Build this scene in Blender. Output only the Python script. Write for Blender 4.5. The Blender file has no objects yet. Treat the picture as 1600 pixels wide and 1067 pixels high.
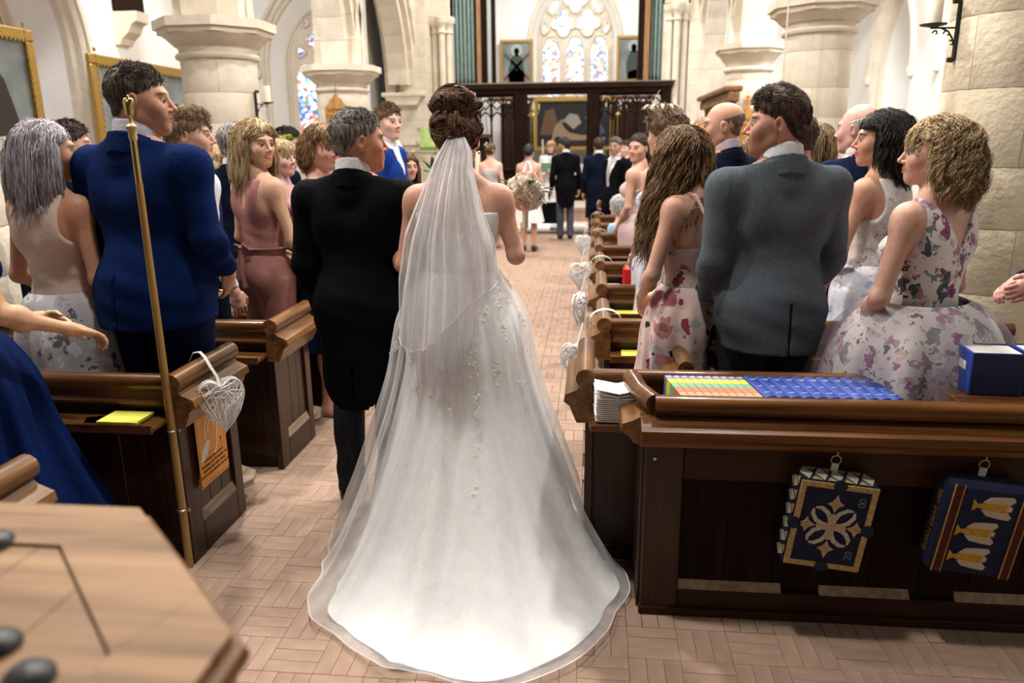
import bpy, bmesh, math, random
import numpy as np
from mathutils import Vector, Matrix
SC=bpy.context.scene; COL=SC.collection
R=math.radians; PI=math.pi
random.seed(7); RNG=np.random.default_rng(7)
# ---------------------------------------------------------------- camera
cam=bpy.data.cameras.new('camera'); camo=bpy.data.objects.new('camera',cam); COL.objects.link(camo)
_p,_y,_r=R(14.7),R(6.0),R(0.6)
_fw=Vector((-math.sin(_y)*math.cos(_p),math.cos(_y)*math.cos(_p),-math.sin(_p)))
_rt=Vector((math.cos(_y),math.sin(_y),0)); _up=_rt.cross(_fw)
_r2=_rt*math.cos(_r)-_up*math.sin(_r); _u2=_up*math.cos(_r)+_rt*math.sin(_r)
camo.matrix_world=Matrix(((_r2.x,_u2.x,-_fw.x,0),(_r2.y,_u2.y,-_fw.y,0),(_r2.z,_u2.z,-_fw.z,1.75),(0,0,0,1)))
cam.sensor_width=36; cam.lens=1180*36/1600; cam.clip_start=.05; cam.clip_end=200
cam.dof.use_dof=True; cam.dof.focus_distance=3.3; cam.dof.aperture_fstop=2.1
SC.camera=camo
# ---------------------------------------------------------------- world, exposure, lights
w=bpy.data.worlds.new('world'); SC.world=w; w.use_nodes=True
w.node_tree.nodes['Background'].inputs[0].default_value=(1,.97,.93,1)
w.node_tree.nodes['Background'].inputs[1].default_value=.03
vs=SC.view_settings; vs.view_transform='Standard'; vs.look='None'; vs.gamma=1; vs.exposure=-.06
try: vs.use_curve_mapping=False
except: pass
def lamp(kind,loc,energy,size=.3,color=(1,.95,.88),target=None,spot=70,blend=.4):
    l=bpy.data.lights.new('church_lamp_or_fill',kind); l.energy=energy; l.color=color
    if kind=='AREA': l.shape='DISK'; l.size=size
    else: l.shadow_soft_size=size
    if kind=='SPOT': l.spot_size=R(spot); l.spot_blend=blend
    o=bpy.data.objects.new('church_lamp_or_fill',l); COL.objects.link(o); o.location=loc
    if target is not None:
        d=Vector(target)-Vector(loc); o.rotation_euler=d.to_track_quat('-Z','Y').to_euler()
    return o
# nave floodlights high on the walls, two added face fills, daylight in the aisles and chancel
lamp('AREA',(-2.6,6.0,6.6),360,.35,target=(-.6,2.6,.5)); lamp('AREA',(1.2,5.2,6.6),320,.35,target=(.4,3.0,.5))
lamp('AREA',(-.9,2.2,6.8),215,.5,target=(-.6,2.8,.4)); lamp('AREA',(-.8,10.5,6.8),380,.6,target=(-.6,11,.5)); lamp('AREA',(-3.5,3.3,4.5),110,.3,target=(1.2,3.6,1.4)); lamp('AREA',(2.1,7.6,4.6),110,.3,target=(-1.8,4.4,1.4))  # last two are fill lights added to brighten faces on either side
lamp('AREA',(-.8,15.0,6.8),330,.6,target=(-.6,15.5,.8))
lamp('AREA',(-5.2,9.0,6.0),250,1.2,(1,.98,.96),target=(-5.9,10,1.5)); lamp('AREA',(4.2,10.5,6.0),450,1.2,(1,.99,.97),target=(4.6,12,1.5)); lamp('AREA',(-.6,21,7.0),260,1.2,(1,.98,.95),target=(-.6,22,1.5))
# ---------------------------------------------------------------- materials
MATS={}
def mat(name,col,rough=.6,metal=0,bump=0,bscale=40,var=0,vscale=8,stretch=(1,1,1),spec=.5,emit=0,sss=0,sheen=0,vcol=False,alpha=1,coat=0,col2=None,colr=(.35,.65),bdist=.01):
    if name in MATS: return MATS[name]
    m=bpy.data.materials.new(name); m.use_nodes=True; MATS[name]=m
    n=m.node_tree; N=n.nodes; Lk=n.links; b=N['Principled BSDF']
    b.inputs['Base Color'].default_value=(*col,1); b.inputs['Roughness'].default_value=rough; b.inputs['Metallic'].default_value=metal
    b.inputs['Specular IOR Level'].default_value=spec; b.inputs['Alpha'].default_value=alpha; b.inputs['Coat Weight'].default_value=coat
    if sheen: b.inputs['Sheen Weight'].default_value=sheen
    if sss: b.inputs['Subsurface Weight'].default_value=sss; b.inputs['Subsurface Radius'].default_value=(.6,.25,.15); b.inputs['Subsurface Scale'].default_value=.02
    if emit: b.inputs['Emission Color'].default_value=(*col,1); b.inputs['Emission Strength'].default_value=emit
    tc=N.new('ShaderNodeTexCoord'); mp=N.new('ShaderNodeMapping'); mp.inputs['Scale'].default_value=stretch
    Lk.new(tc.outputs['Object'],mp.inputs[0])
    src=None
    if vcol:
        a=N.new('ShaderNodeAttribute'); a.attribute_name='Col'; src=a.outputs['Color']
    if var or col2:
        no=N.new('ShaderNodeTexNoise'); no.inputs['Scale'].default_value=vscale; no.inputs['Detail'].default_value=5
        Lk.new(mp.outputs[0],no.inputs['Vector'])
        cr=N.new('ShaderNodeValToRGB'); cr.color_ramp.elements[0].position=colr[0]; cr.color_ramp.elements[1].position=colr[1]
        c2=col2 if col2 else tuple(min(1,c*(1+var)) for c in col); c1=col if col2 else tuple(c*(1-var) for c in col)
        if vcol: c1=(1-var,)*3; c2=(1,)*3
        cr.color_ramp.elements[0].color=(*c1,1); cr.color_ramp.elements[1].color=(*c2,1)
        Lk.new(no.outputs['Fac'],cr.inputs[0])
        if vcol:
            mx=N.new('ShaderNodeMix'); mx.data_type='RGBA'; mx.blend_type='MULTIPLY'; mx.inputs[0].default_value=1
            Lk.new(src,mx.inputs[6]); Lk.new(cr.outputs[0],mx.inputs[7]); src=mx.outputs[2]
        else: src=cr.outputs[0]
    if src: Lk.new(src,b.inputs['Base Color'])
    if bump:
        nb=N.new('ShaderNodeTexNoise'); nb.inputs['Scale'].default_value=bscale; nb.inputs['Detail'].default_value=4
        Lk.new(mp.outputs[0],nb.inputs['Vector'])
        bp=N.new('ShaderNodeBump'); bp.inputs['Strength'].default_value=bump; bp.inputs['Distance'].default_value=bdist
        Lk.new(nb.outputs['Fac'],bp.inputs['Height']); Lk.new(bp.outputs[0],b.inputs['Normal'])
    return m
# ---------------------------------------------------------------- object helpers
def link(name,me,m=None,parent=None,smooth=False,kind=None):
    if isinstance(me,Me): me=me.mesh(name,smooth)
    o=bpy.data.objects.new(name,me); COL.objects.link(o)
    if m is not None:
        if not me.materials: me.materials.append(m)
    if parent is not None: o.parent=parent
    if kind: o['kind']=kind
    return o
def empty(name,loc=(0,0,0),rz=0,label=None,cat=None,group=None,kind=None):
    o=bpy.data.objects.new(name,None); COL.objects.link(o); o.location=loc; o.rotation_euler=(0,0,rz); o.empty_display_size=.1
    return tag(o,label,cat,group,kind)
def tag(o,label=None,cat=None,group=None,kind=None):
    if label: o['label']=label
    if cat: o['category']=cat
    if group: o['group']=group
    if kind: o['kind']=kind
    return o
def cpy(o,parent=None,deep=True):
    c=o.copy(); COL.objects.link(c); c.parent=parent
    if deep:
        for ch in o.children: 
            d=cpy(ch,c)
    return c
class Me:
    def __init__(s): s.v=[]; s.f=[]; s.mi=[]
    def add(s,v,f,mi=0):
        n=len(s.v); s.v+= [tuple(map(float,p)) for p in v]; s.f+=[[n+i for i in q] for q in f]; s.mi+=[mi]*len(f); return s
    def box(s,x0,x1,y0,y1,z0,z1,b=0,mi=0,M=None):
        if b<=0:
            v=[(x,y,z) for z in (z0,z1) for x,y in ((x0,y0),(x1,y0),(x1,y1),(x0,y1))]
            f=[(3,2,1,0),(4,5,6,7),(0,1,5,4),(1,2,6,5),(2,3,7,6),(3,0,4,7)]
        else:
            # bevelled box: each corner gives 3 verts
            b=min(b,(x1-x0)/2.01,(y1-y0)/2.01,(z1-z0)/2.01)
            c=np.array([(x0+x1)/2,(y0+y1)/2,(z0+z1)/2]); h=np.array([x1-x0,y1-y0,z1-z0])/2
            v=[];idx={}
            for sx in (-1,1):
                for sy in (-1,1):
                    for sz in (-1,1):
                        for a in range(3):
                            p=h.copy()-b; p[a]=h[a]
                            idx[(sx,sy,sz,a)]=len(v); v.append(tuple(c+p*np.array([sx,sy,sz])))
            f=[]
            I=lambda sx,sy,sz,a: idx[(sx,sy,sz,a)]
            for s1 in (-1,1):
                q=[I(s1,-1,-1,0),I(s1,1,-1,0),I(s1,1,1,0),I(s1,-1,1,0)]; f.append(q if s1>0 else q[::-1])
                q=[I(-1,s1,-1,1),I(1,s1,-1,1),I(1,s1,1,1),I(-1,s1,1,1)]; f.append(q[::-1] if s1>0 else q)
                q=[I(-1,-1,s1,2),I(1,-1,s1,2),I(1,1,s1,2),I(-1,1,s1,2)]; f.append(q if s1>0 else q[::-1])
                for s2 in (-1,1):
                    f.append([I(s1,s2,-1,0),I(s1,s2,1,0),I(s1,s2,1,1),I(s1,s2,-1,1)])
                    f.append([I(s1,-1,s2,0),I(s1,1,s2,0),I(s1,1,s2,2),I(s1,-1,s2,2)])
                    f.append([I(-1,s1,s2,1),I(1,s1,s2,1),I(1,s1,s2,2),I(-1,s1,s2,2)])
                    for s3 in (-1,1): f.append([I(s1,s2,s3,0),I(s1,s2,s3,1),I(s1,s2,s3,2)])
        if M is not None: v=[tuple(M@Vector(p)) for p in v]
        return s.add(v,f,mi)
    def lathe(s,prof,c=(0,0),n=24,a0=0,a1=2*PI,mi=0):
        full=abs(a1-a0-2*PI)<1e-6; k=n if full else n+1
        v=[(c[0]+r*math.cos(a0+(a1-a0)*i/n),c[1]+r*math.sin(a0+(a1-a0)*i/n),z) for r,z in prof for i in range(k)]
        f=[(j*k+i,j*k+(i+1)%k,(j+1)*k+(i+1)%k,(j+1)*k+i) for j in range(len(prof)-1) for i in range(n if full else n)]
        s.add(v,f,mi)
        if full:
            m=len(s.v)-len(v)
            s.f.append([m+i for i in range(k)][::-1]); s.mi.append(mi); s.f.append([m+(len(prof)-1)*k+i for i in range(k)]); s.mi.append(mi)
        return s
    def tube(s,pts,r,n=8,closed=False,cap=True,mi=0,flat=1.0,up=None):
        pts=[Vector(p) for p in pts]; N=len(pts); rr=r if hasattr(r,'__len__') else [r]*N
        v=[]; nrm=None
        for i,p in enumerate(pts):
            a=pts[i-1] if (i or closed) else p; b=pts[(i+1)%N] if (i<N-1 or closed) else p
            t=(b-a); t=t.normalized() if t.length>1e-9 else Vector((0,0,1))
            if nrm is None:
                nrm=Vector(up) if up else (Vector((0,0,1)) if abs(t.z)<.9 else Vector((1,0,0)))
            nrm=nrm-t*nrm.dot(t)
            if nrm.length<1e-6: nrm=t.orthogonal()
            nrm.normalize(); bi=t.cross(nrm)
            for k in range(n):
                a_=2*PI*k/n; v.append(p+(nrm*math.cos(a_)*flat+bi*math.sin(a_))*rr[i])
        f=[(i*n+k,i*n+(k+1)%n,((i+1)%N)*n+(k+1)%n,((i+1)%N)*n+k) for i in range(N if closed else N-1) for k in range(n)]
        if cap and not closed: f+= [list(range(n))[::-1],[(N-1)*n+k for k in range(n)]]
        return s.add(v,f,mi)
    def prism(s,poly,lo,hi,axis='y',mi=0,M=None):
        """poly: 2D outline. axis y: (x,z) extruded in y; x:(y,z); z:(x,y)"""
        mk={'y':lambda a,b,t:(a,t,b),'x':lambda a,b,t:(t,a,b),'z':lambda a,b,t:(a,b,t)}[axis]
        n=len(poly); v=[mk(a,b,lo) for a,b in poly]+[mk(a,b,hi) for a,b in poly]
        f=[list(range(n)),list(range(n,2*n))[::-1]]+[(i,i+n,(i+1)%n+n,(i+1)%n) for i in range(n)]
        if M is not None: v=[tuple(M@Vector(p)) for p in v]
        return s.add(v,f,mi)
    def mesh(s,name='m',smooth=False):
        me=bpy.data.meshes.new(name); me.from_pydata(s.v,[],s.f)
        bm=bmesh.new(); bm.from_mesh(me); bmesh.ops.recalc_face_normals(bm,faces=bm.faces); bm.to_mesh(me); bm.free()
        if any(s.mi): me.polygons.foreach_set('material_index',s.mi)
        if smooth: 
            me.polygons.foreach_set('use_smooth',[True]*len(me.polygons))
            try: me.set_sharp_from_angle(angle=R(40))
            except: pass
        return me
def npmesh(name,V,F,smooth=True,col=None):
    V=np.asarray(V,np.float32); F=np.asarray(F,np.int32)
    me=bpy.data.meshes.new(name); k=F.shape[1]
    me.vertices.add(len(V)); me.vertices.foreach_set('co',V.ravel())
    me.loops.add(F.size); me.loops.foreach_set('vertex_index',F.ravel())
    me.polygons.add(len(F)); me.polygons.foreach_set('loop_start',np.arange(0,F.size,k,dtype=np.int32))
    me.polygons.foreach_set('loop_total',np.full(len(F),k,np.int32))
    me.polygons.foreach_set('use_smooth',np.full(len(F),smooth))
    me.update(calc_edges=True)
    if col is not None:
        a=me.color_attributes.new('Col','FLOAT_COLOR','POINT')
        c=np.ones((len(V),4),np.float32); c[:,:3]=col; a.data.foreach_set('color',c.ravel())
    return me
def textmesh(body,size,depth=.0005,align='CENTER'):
    cu=bpy.data.curves.new('t','FONT'); cu.body=body; cu.size=size; cu.extrude=depth; cu.align_x=align; cu.align_y='CENTER'
    o=bpy.data.objects.new('t',cu); COL.objects.link(o); dg=bpy.context.evaluated_depsgraph_get()
    me=bpy.data.meshes.new_from_object(o.evaluated_get(dg)); bpy.data.objects.remove(o); bpy.data.curves.remove(cu); return me
# ---------------------------------------------------------------- implicit surface modelling
def roty(a): c,s=math.cos(a),math.sin(a); return np.array([[c,0,s],[0,1,0],[-s,0,c]])
def rotx(a): c,s=math.cos(a),math.sin(a); return np.array([[1,0,0],[0,c,-s],[0,s,c]])
def rotz(a): c,s=math.cos(a),math.sin(a); return np.array([[c,-s,0],[s,c,0],[0,0,1]])
def cone(a,b,ra,rb,k=.03,op=1): return ['c',np.array(a,float),np.array(b,float),ra,rb,k,op]
def ell(c,r,k=.03,rot=None,op=1): return ['e',np.array(c,float),np.array(r,float),rot,None,k,op]
def pbox(p):
    if p[0]=='c':
        lo=np.minimum(p[1]-p[3],p[2]-p[4]); hi=np.maximum(p[1]+p[3],p[2]+p[4])
    else:
        m=p[2] if p[3] is None else np.full(3,p[2].max()); lo=p[1]-m; hi=p[1]+m
    return lo,hi
def pdist(p,X,Y,Z):
    if p[0]=='c':
        a,b,ra,rb=p[1:5]; ba=b-a; L=max(float(ba@ba),1e-9)
        x,y,z=X-a[0],Y-a[1],Z-a[2]; t=np.clip((x*ba[0]+y*ba[1]+z*ba[2])/L,0,1)
        return np.sqrt((x-ba[0]*t)**2+(y-ba[1]*t)**2+(z-ba[2]*t)**2)-(ra+(rb-ra)*t)
    c,r,Rm=p[1:4]; x,y,z=X-c[0],Y-c[1],Z-c[2]
    if Rm is not None:
        x,y,z=(Rm[0,0]*x+Rm[1,0]*y+Rm[2,0]*z, Rm[0,1]*x+Rm[1,1]*y+Rm[2,1]*z, Rm[0,2]*x+Rm[1,2]*y+Rm[2,2]*z)
    x,y,z=x/r[0],y/r[1],z/r[2]; k0=np.sqrt(x*x+y*y+z*z); k1=np.sqrt((x/r[0])**2+(y/r[1])**2+(z/r[2])**2)
    return k0*(k0-1)/np.maximum(k1,1e-6)
def axis_lines(lo,hi,res,fines):
    """1D grid with fine spacing inside the intervals fines=[(a,b,res)]"""
    xs=[lo]; x=lo
    while x<hi:
        st=res
        for a,b,r in fines:
            if a-1e-9<=x<b: st=min(st,r)
            elif x<a<x+st: st=min(st,max(a-x,r))
        x+=st; xs.append(x)
    return np.array(xs,np.float32)
def surf(prims,res=.01,fine=[],cut=None,disp=None,pad=.03):
    los,his=zip(*[pbox(p) for p in prims if p[6]>0]); lo=np.min(los,0)-pad; hi=np.max(his,0)+pad
    ax=[axis_lines(lo[i],hi[i],res,[(f[0][i],f[1][i],f[2]) for f in fine]) for i in range(3)]
    D=np.full([len(a) for a in ax],.2,np.float32)
    for p in prims:
        l,h=pbox(p); k=p[5]; m=k+res*2
        sl=tuple(slice(max(0,np.searchsorted(ax[i],l[i]-m)-1),np.searchsorted(ax[i],h[i]+m)+1) for i in range(3))
        X,Y,Z=np.meshgrid(ax[0][sl[0]],ax[1][sl[1]],ax[2][sl[2]],indexing='ij',sparse=True)
        d=pdist(p,X,Y,Z).astype(np.float32); S=D[sl]
        if p[6]>0:
            hh=np.maximum(k-np.abs(S-d),0)/k; D[sl]=np.minimum(S,d)-hh*hh*k*.25
        else:
            d=-d; hh=np.maximum(k-np.abs(S-d),0)/k; D[sl]=np.maximum(S,d)+hh*hh*k*.25
    X,Y,Z=np.meshgrid(*ax,indexing='ij',sparse=True)
    if disp is not None: D=D+disp(X,Y,Z)
    if cut is not None: D=np.maximum(D,cut(X,Y,Z))
    D[0]=D[-1]=.1; D[:,0]=D[:,-1]=.1; D[:,:,0]=D[:,:,-1]=.1
    return nets(D.astype(np.float32),ax)
def nets(D,ax):
    I=D<0; n0=np.zeros([s-1 for s in D.shape],np.uint8)
    for a in (0,1):
        for b in (0,1):
            for c in (0,1): n0+=I[a:I.shape[0]-1+a,b:I.shape[1]-1+b,c:I.shape[2]-1+c]
    act=np.argwhere((n0>0)&(n0<8)); idx=np.full(n0.shape,-1,np.int32); idx[tuple(act.T)]=np.arange(len(act))
    i,j,k=act.T; acc=np.zeros((len(act),3)); cnt=np.zeros(len(act))
    corners=[(a,b,c) for a in (0,1) for b in (0,1) for c in (0,1)]
    val={c:D[i+c[0],j+c[1],k+c[2]] for c in corners}
    for c in corners:
        for a in range(3):
            if c[a]==0:
                e=list(c); e[a]=1; e=tuple(e); v0,v1=val[c],val[e]; m=(v0<0)!=(v1<0)
                t=np.where(m,v0/np.where(m,v0-v1,1),0)
                q=np.zeros((len(act),3)); 
                for d in range(3): q[:,d]=c[d]
                q[:,a]=t; acc+=q*m[:,None]; cnt+=m
    q=acc/cnt[:,None]
    V=np.empty((len(act),3),np.float32)
    for d,ii in enumerate((i,j,k)): V[:,d]=ax[d][ii]+(ax[d][ii+1]-ax[d][ii])*q[:,d]
    F=[]
    for a in range(3):
        s0=[slice(None)]*3; s1=[slice(None)]*3; s0[a]=slice(0,-1); s1[a]=slice(1,None)
        A=I[tuple(s0)]; B=I[tuple(s1)]; e=np.argwhere(A!=B); fl=A[tuple(e.T)]
        b,c=[(1,2),(2,0),(0,1)][a]; ok=(e[:,b]>0)&(e[:,c]>0)&(e[:,b]<D.shape[b]-1)&(e[:,c]<D.shape[c]-1); e=e[ok]; fl=fl[ok]
        def at(db,dc):
            q=e.copy(); q[:,b]-=db; q[:,c]-=dc; return idx[tuple(q.T)]
        Q=np.stack([at(1,1),at(0,1),at(0,0),at(1,0)],1); Q[~fl]=Q[~fl][:,::-1]; F.append(Q)
    return V,np.concatenate(F)
def strands(P,r0,r1=None,flat=1.):
    """P (N,K,3) polylines -> tubes with 3 sides"""
    N,K,_=P.shape; T=np.gradient(P,axis=1); T/=np.linalg.norm(T,axis=2,keepdims=True)+1e-9
    ref=np.array([.31,.52,.79]); A=np.cross(T,ref); A/=np.linalg.norm(A,axis=2,keepdims=True)+1e-9; B=np.cross(T,A)
    rr=np.linspace(r0,r0*.35 if r1 is None else r1,K)[None,:,None]
    V=np.stack([P+rr*(A*math.cos(a)+B*math.sin(a)*flat) for a in (0,2.09,4.19)],2)
    i=np.arange(N)[:,None,None]*K*3; j=np.arange(K-1)[None,:,None]*3; s=np.arange(3)[None,None,:]; s2=(s+1)%3
    F=np.stack([i+j+s,i+j+s2,i+j+3+s2,i+j+3+s],-1).reshape(-1,4)
    return V.reshape(-1,3),F
# ---------------------------------------------------------------- people
class P:  # one figure: reference body 1.75 m, local frame faces +Y
    def __init__(s,name,label,X,Y,H=1.75,face=0,head=(0,0,0),sex='m',skin=(.62,.36,.25),wide=1.,arms='down',res=.012,hres=.005,z=0,hs=1.,group=None,lean=0,sit=0,hoff=(0,0,0),hand=True,legs='down',
                 brow=(.12,.07,.04),lip=None,beard=None,smile=0,age=0):
        s.__dict__.update(locals()); s.k=H/1.75
        s.sw=(.185 if sex=='m' else .155)*wide
        s.hc=np.array([0,.02,1.635]); yaw,pit,rol=[R(a) for a in head]
        s.HR=rotz(yaw)@rotx(pit)@roty(rol); s.hsz=hs*1.04
        s.hp=np.array([0,-.01,1.545])+np.array(hoff); s.hc=s.hp+s.HR@np.array([0,.03,.10])*1.0
        sw=s.sw; A={}
        for sg in (-1,1):
            if arms=='down': e=(sg*(sw+.055),-.04,1.13); w=(sg*(sw+.065),.05,.88); d=(0,.25,-1); n=(-sg,0,0)
            elif arms=='clasp': e=(sg*(sw+.06),-.03,1.12); w=(sg*.085,.20,.985); d=(-sg*.8,.35,-.55); n=(0,-1,0)
            elif arms=='low': e=(sg*(sw+.05),.0,1.12); w=(sg*.10,.16,.90); d=(-sg*.8,.25,-.6); n=(0,-1,0)
            elif arms=='hold': e=(sg*(sw+.07),.0,1.12); w=(sg*.06,.26,1.10); d=(-sg*.75,.5,.1); n=(0,-.3,1)
            else: e,w,d,n=arms[sg]
            A[sg]=[np.array(q,float) for q in ((sg*sw,-.01,1.415),e,w,d,n)]
        s.A=A
        s.root=empty('person',(X,Y,z),R(face),label,'person',group)
        s.root.rotation_euler[0]=R(lean)
    def hl(s,p): return s.hc+s.HR@(np.asarray(p,float)*s.hsz)      # head frame -> body frame
    def h2(s,V): return ((V-s.hc)@s.HR)/s.hsz                       # body -> head frame (row vectors)
    def out(s,name,V,F,m,col=None,smooth=True,parent=None):
        o=link(name,npmesh(name,np.asarray(V)*s.k,F,smooth,col),m,parent or s.root); return o
    # --- primitive sets
    def torso(s,g=0):
        f=s.sex=='f'; w=s.wide; sw=s.sw
        L=[ell((0,-.01,.95),(.155*w+g,.115*w+g,.125+g),.05), ell((0,0,1.10),((.125 if f else .145)*w+g,(.09 if f else .105)*w+g,.15),.06),
           ell((0,0,1.27),((.135 if f else .165)*w+g,.105*w+g,.17),.06), cone((-sw*.9,-.01,1.40),(sw*.9,-.01,1.40),.047+g,.047+g,.05),ell((0,-.02,1.44),(.10+g,.065+g,.07+g),.06),
           cone((0,-.02,1.515),(sw*.8,-.02,1.42),.046+g,.04+g,.05),cone((0,-.02,1.515),(-sw*.8,-.02,1.42),.046+g,.04+g,.05)]
        for sg in (-1,1):
            L.append(ell((sg*.075*w,-.055,.92),(.088+g,.09+g,.095+g),.04))
            if f: L.append(ell((sg*.068*w,.085,1.27),(.058+g,.055+g,.058+g),.04))
            L.append(ell((sg*.085*w,-.065,1.33),(.06+g,.045+g,.09+g),.05))
        return L
    def armp(s,g=0,to=1.,ta=1.):
        L=[]; m=(.96 if s.sex=='m' else .84)*s.wide**.5
        for sg in (-1,1):
            a,e,w,d,n=s.A[sg]
            L.append(ell(a+np.array([-sg*.004,0,-.022]),(.052*m+g,.056*m+g,.07*m+g),.05))
            L.append(cone(a,e,.050*m+g,.037*m+g,.035))
            if to>0: L.append(cone(e,e+(w-e)*to,.040*m+g*ta,(.040+(.024-.040)*to)*m+g*ta,.02)); 
            if to>.5: L.append(ell(e+(w-e)*.28,np.array([.038,.038,.055])*m+g*ta,.03))
        return L
    def handp(s):
        L=[]; q=.93 if s.sex=='f' else 1.05
        for sg in (-1,1):
            a,e,w,d,n=s.A[sg]; d=d/np.linalg.norm(d); n=n-d*(n@d); n/=np.linalg.norm(n); ac=np.cross(d,n)*sg
            Rm=np.stack([ac,d,n],1)
            L.append(cone(w,w+d*.03*q,.024*q,.024*q,.02)); L.append(ell(w+d*.052*q,np.array([.040,.048,.017])*q,.015,Rm))
            for i,(off,ln) in enumerate(((-.029,.058),(-.0095,.072),(.0095,.078),(.028,.070))):
                b=w+d*.088*q+ac*off*q; dd=d.copy(); nn=n.copy(); ln*=q
                for j,(fr,rr) in enumerate(((.42,.0092),(.33,.0085),(.25,.0075))):
                    an=.38+.08*i*.5; dd,nn=dd*math.cos(an)+nn*math.sin(an),nn*math.cos(an)-dd*math.sin(an)
                    c=b+dd*ln*fr; L.append(cone(b,c,rr*q,rr*q*.93,.005)); b=c
            b=w+d*.025*q+ac*.03*q; c=b+(d*.7+ac*.45+n*.35)*.045*q; L.append(cone(b,c,.0125*q,.0105*q,.01)); L.append(cone(c,c+(d*.9+ac*.05+n*.35)*.032*q,.0102*q,.008*q,.005))
        return L
    def legp(s,g=0,foot=True,gs=None):
        L=[]; w=s.wide; gs=g if gs is None else gs
        for sg in (-1,1):
            h=(sg*.085*w,0,.90)
            if s.sit: kn=(sg*.10,.42,.50-.02); an=(sg*.10,.40,.09)
            else: kn=(sg*.088*w,.01,.49); an=(sg*.09*w,-.025,.09)
            L.append(cone(h,kn,.085*w+g,.054+g,.04)); L.append(cone(kn,an,.052+g,.036+gs,.03))
            k_=np.array(kn)+(np.array(an)-np.array(kn))*.3; L.append(ell(k_+np.array([0,-.02,0]),np.array([.05,.052,.11])+g,.03))
            if foot: L+= [cone(np.array(an)+(0,-.02,-.045),np.array(an)+(sg*.01,.15,-.06),.034,.026,.03)]
        return L
    def headp(s):
        L=[]; z=s.hsz; H=s.hl; f=s.sex=='f'
        def E(c,r,k=.02,rm=None,op=1): L.append(ell(H(c),np.array(r)*z,k*z,s.HR if rm is None else s.HR@rm,op))
        def Cn(a,b,ra,rb,k=.02,op=1): L.append(cone(H(a),H(b),ra*z,rb*z,k*z,op))
        L.append(cone((0,-.02,1.44),H((0,-.028,-.06)),(.052 if f else .060)*s.wide**.5,(.048 if f else .058),.03))
        E((0,-.018,.042),(.076,.096,.082)); E((0,.028,-.025),(.060,.064,.088),.03)
        jw=.047 if f else .054
        for g in (-1,1):
            Cn((g*jw,.0,-.058),(g*.011,.066,-.096),.020,.015,.025)
            E((g*.040,.060,-.028),(.024,.022,.026),.02)
            E((g*.016,.0,-.005),(.054,.07,.06),.03)
        Cn((-.006,.070,-.096),(.006,.070,-.096),.015 if f else .018,.015 if f else .018,.02)
        Cn((-.034,.076,.024),(.034,.076,.024),.012,.012,.018)
        E((0,.062,-.060),(.034,.032,.034),.02)
        for g in (-1,1): E((g*.032,.098,.000),(.019,.017,.0135),.010,None,-1)
        for g in (-1,1): E((g*.031,.074,.001),(.0145,.0145,.0130),.004)
        Cn((0,.084,.016),(0,.110,-.026),.0065,.0085,.012); E((0,.110,-.029),(.0100,.0095,.0085),.006)
        for g in (-1,1): E((g*.0115,.096,-.034),(.0085,.010,.0075),.006)
        c=.005*s.smile
        for g in (-1,1):
            Cn((0,.0935,-.0575),(g*(.022+.004*s.smile),.083,-.0600+c),.0055,.0035,.006); Cn((0,.0925,-.0665),(g*(.020+.003*s.smile),.083,-.0625+c),.0065,.0035,.006)
        Cn((-.02,.0975,-.0615),(.02,.0975,-.0615),.0018,.0018,.003,-1)
        for g in (-1,1):
            rm=rotz(g*R(-22))@rotx(R(-12))
            E((g*.078,-.012,-.004),(.009,.020,.031),.006,rm); E((g*.087,-.008,-.002),(.006,.011,.018),.004,rm,-1)
        return L
    def body(s,bare_legs=True):
        res,hres=s.res,s.hres
        L=s.torso()+s.legp()+s.armp()+(s.handp() if s.hand else [])+s.headp()
        hm=.135*s.hsz; fine=[(s.hc-hm-.01,s.hc+hm,hres)]
        if s.hand:
            for sg in (-1,1):
                c=s.A[sg][2]+s.A[sg][3]/np.linalg.norm(s.A[sg][3])*.08; fine.append((c-.09,c+.09,max(hres,.0055)))
        V,F=surf(L,res,fine)
        h=s.h2(V); c=np.tile(np.array(s.skin,np.float32),(len(V),1))
        def blend(mask,colr):
            nonlocal c; mask=np.clip(mask,0,1)[:,None]; c=c*(1-mask)+np.array(colr)*mask
        x,y,z=np.abs(h[:,0]),h[:,1],h[:,2]
        inh=(z>-.14)
        ex=lambda cx,cy,cz,r: np.exp(-(((x-cx)/r[0])**2+((y-cy)/r[1])**2+((z-cz)/r[2])**2))*inh
        sk=np.array(s.skin)
        blend(ex(.042,.07,-.03,(.022,.03,.018))*.35,sk*(1.12,.68,.62)); blend(ex(0,.11,-.03,(.014,.02,.012))*.3,sk*(1.05,.65,.6))
        lipc=s.lip or tuple(sk*((.95,.45,.45) if s.sex=='f' else (.9,.6,.58)))
        cz=-.0615+.005*s.smile*(x/.022)**2
        blend(np.clip(1.5-np.maximum(np.abs(z-cz)/.0088,x/.0235),0,1)*(y>.078)*inh*1.6,lipc)
        blend((np.abs(z-cz)<.0016)*(x<.021)*(y>.075)*inh,(.12,.03,.02) if s.smile<1 else (.75,.7,.65))
        bz=.021+.004*(1-((x-.032)/.02)**2)
        blend(np.clip(1.4-np.maximum(np.abs(z-bz)/.0045,np.abs(x-.033)/.019),0,1)*(y>.05)*inh*1.2,s.brow)
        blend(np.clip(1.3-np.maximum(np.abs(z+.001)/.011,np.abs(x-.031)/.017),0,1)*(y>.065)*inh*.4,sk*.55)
        blend(np.clip(1.6-np.maximum(np.abs(z-.0065)/.0025,np.abs(x-.031)/.015),0,1)*(y>.07)*inh,(.05,.03,.02))
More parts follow.
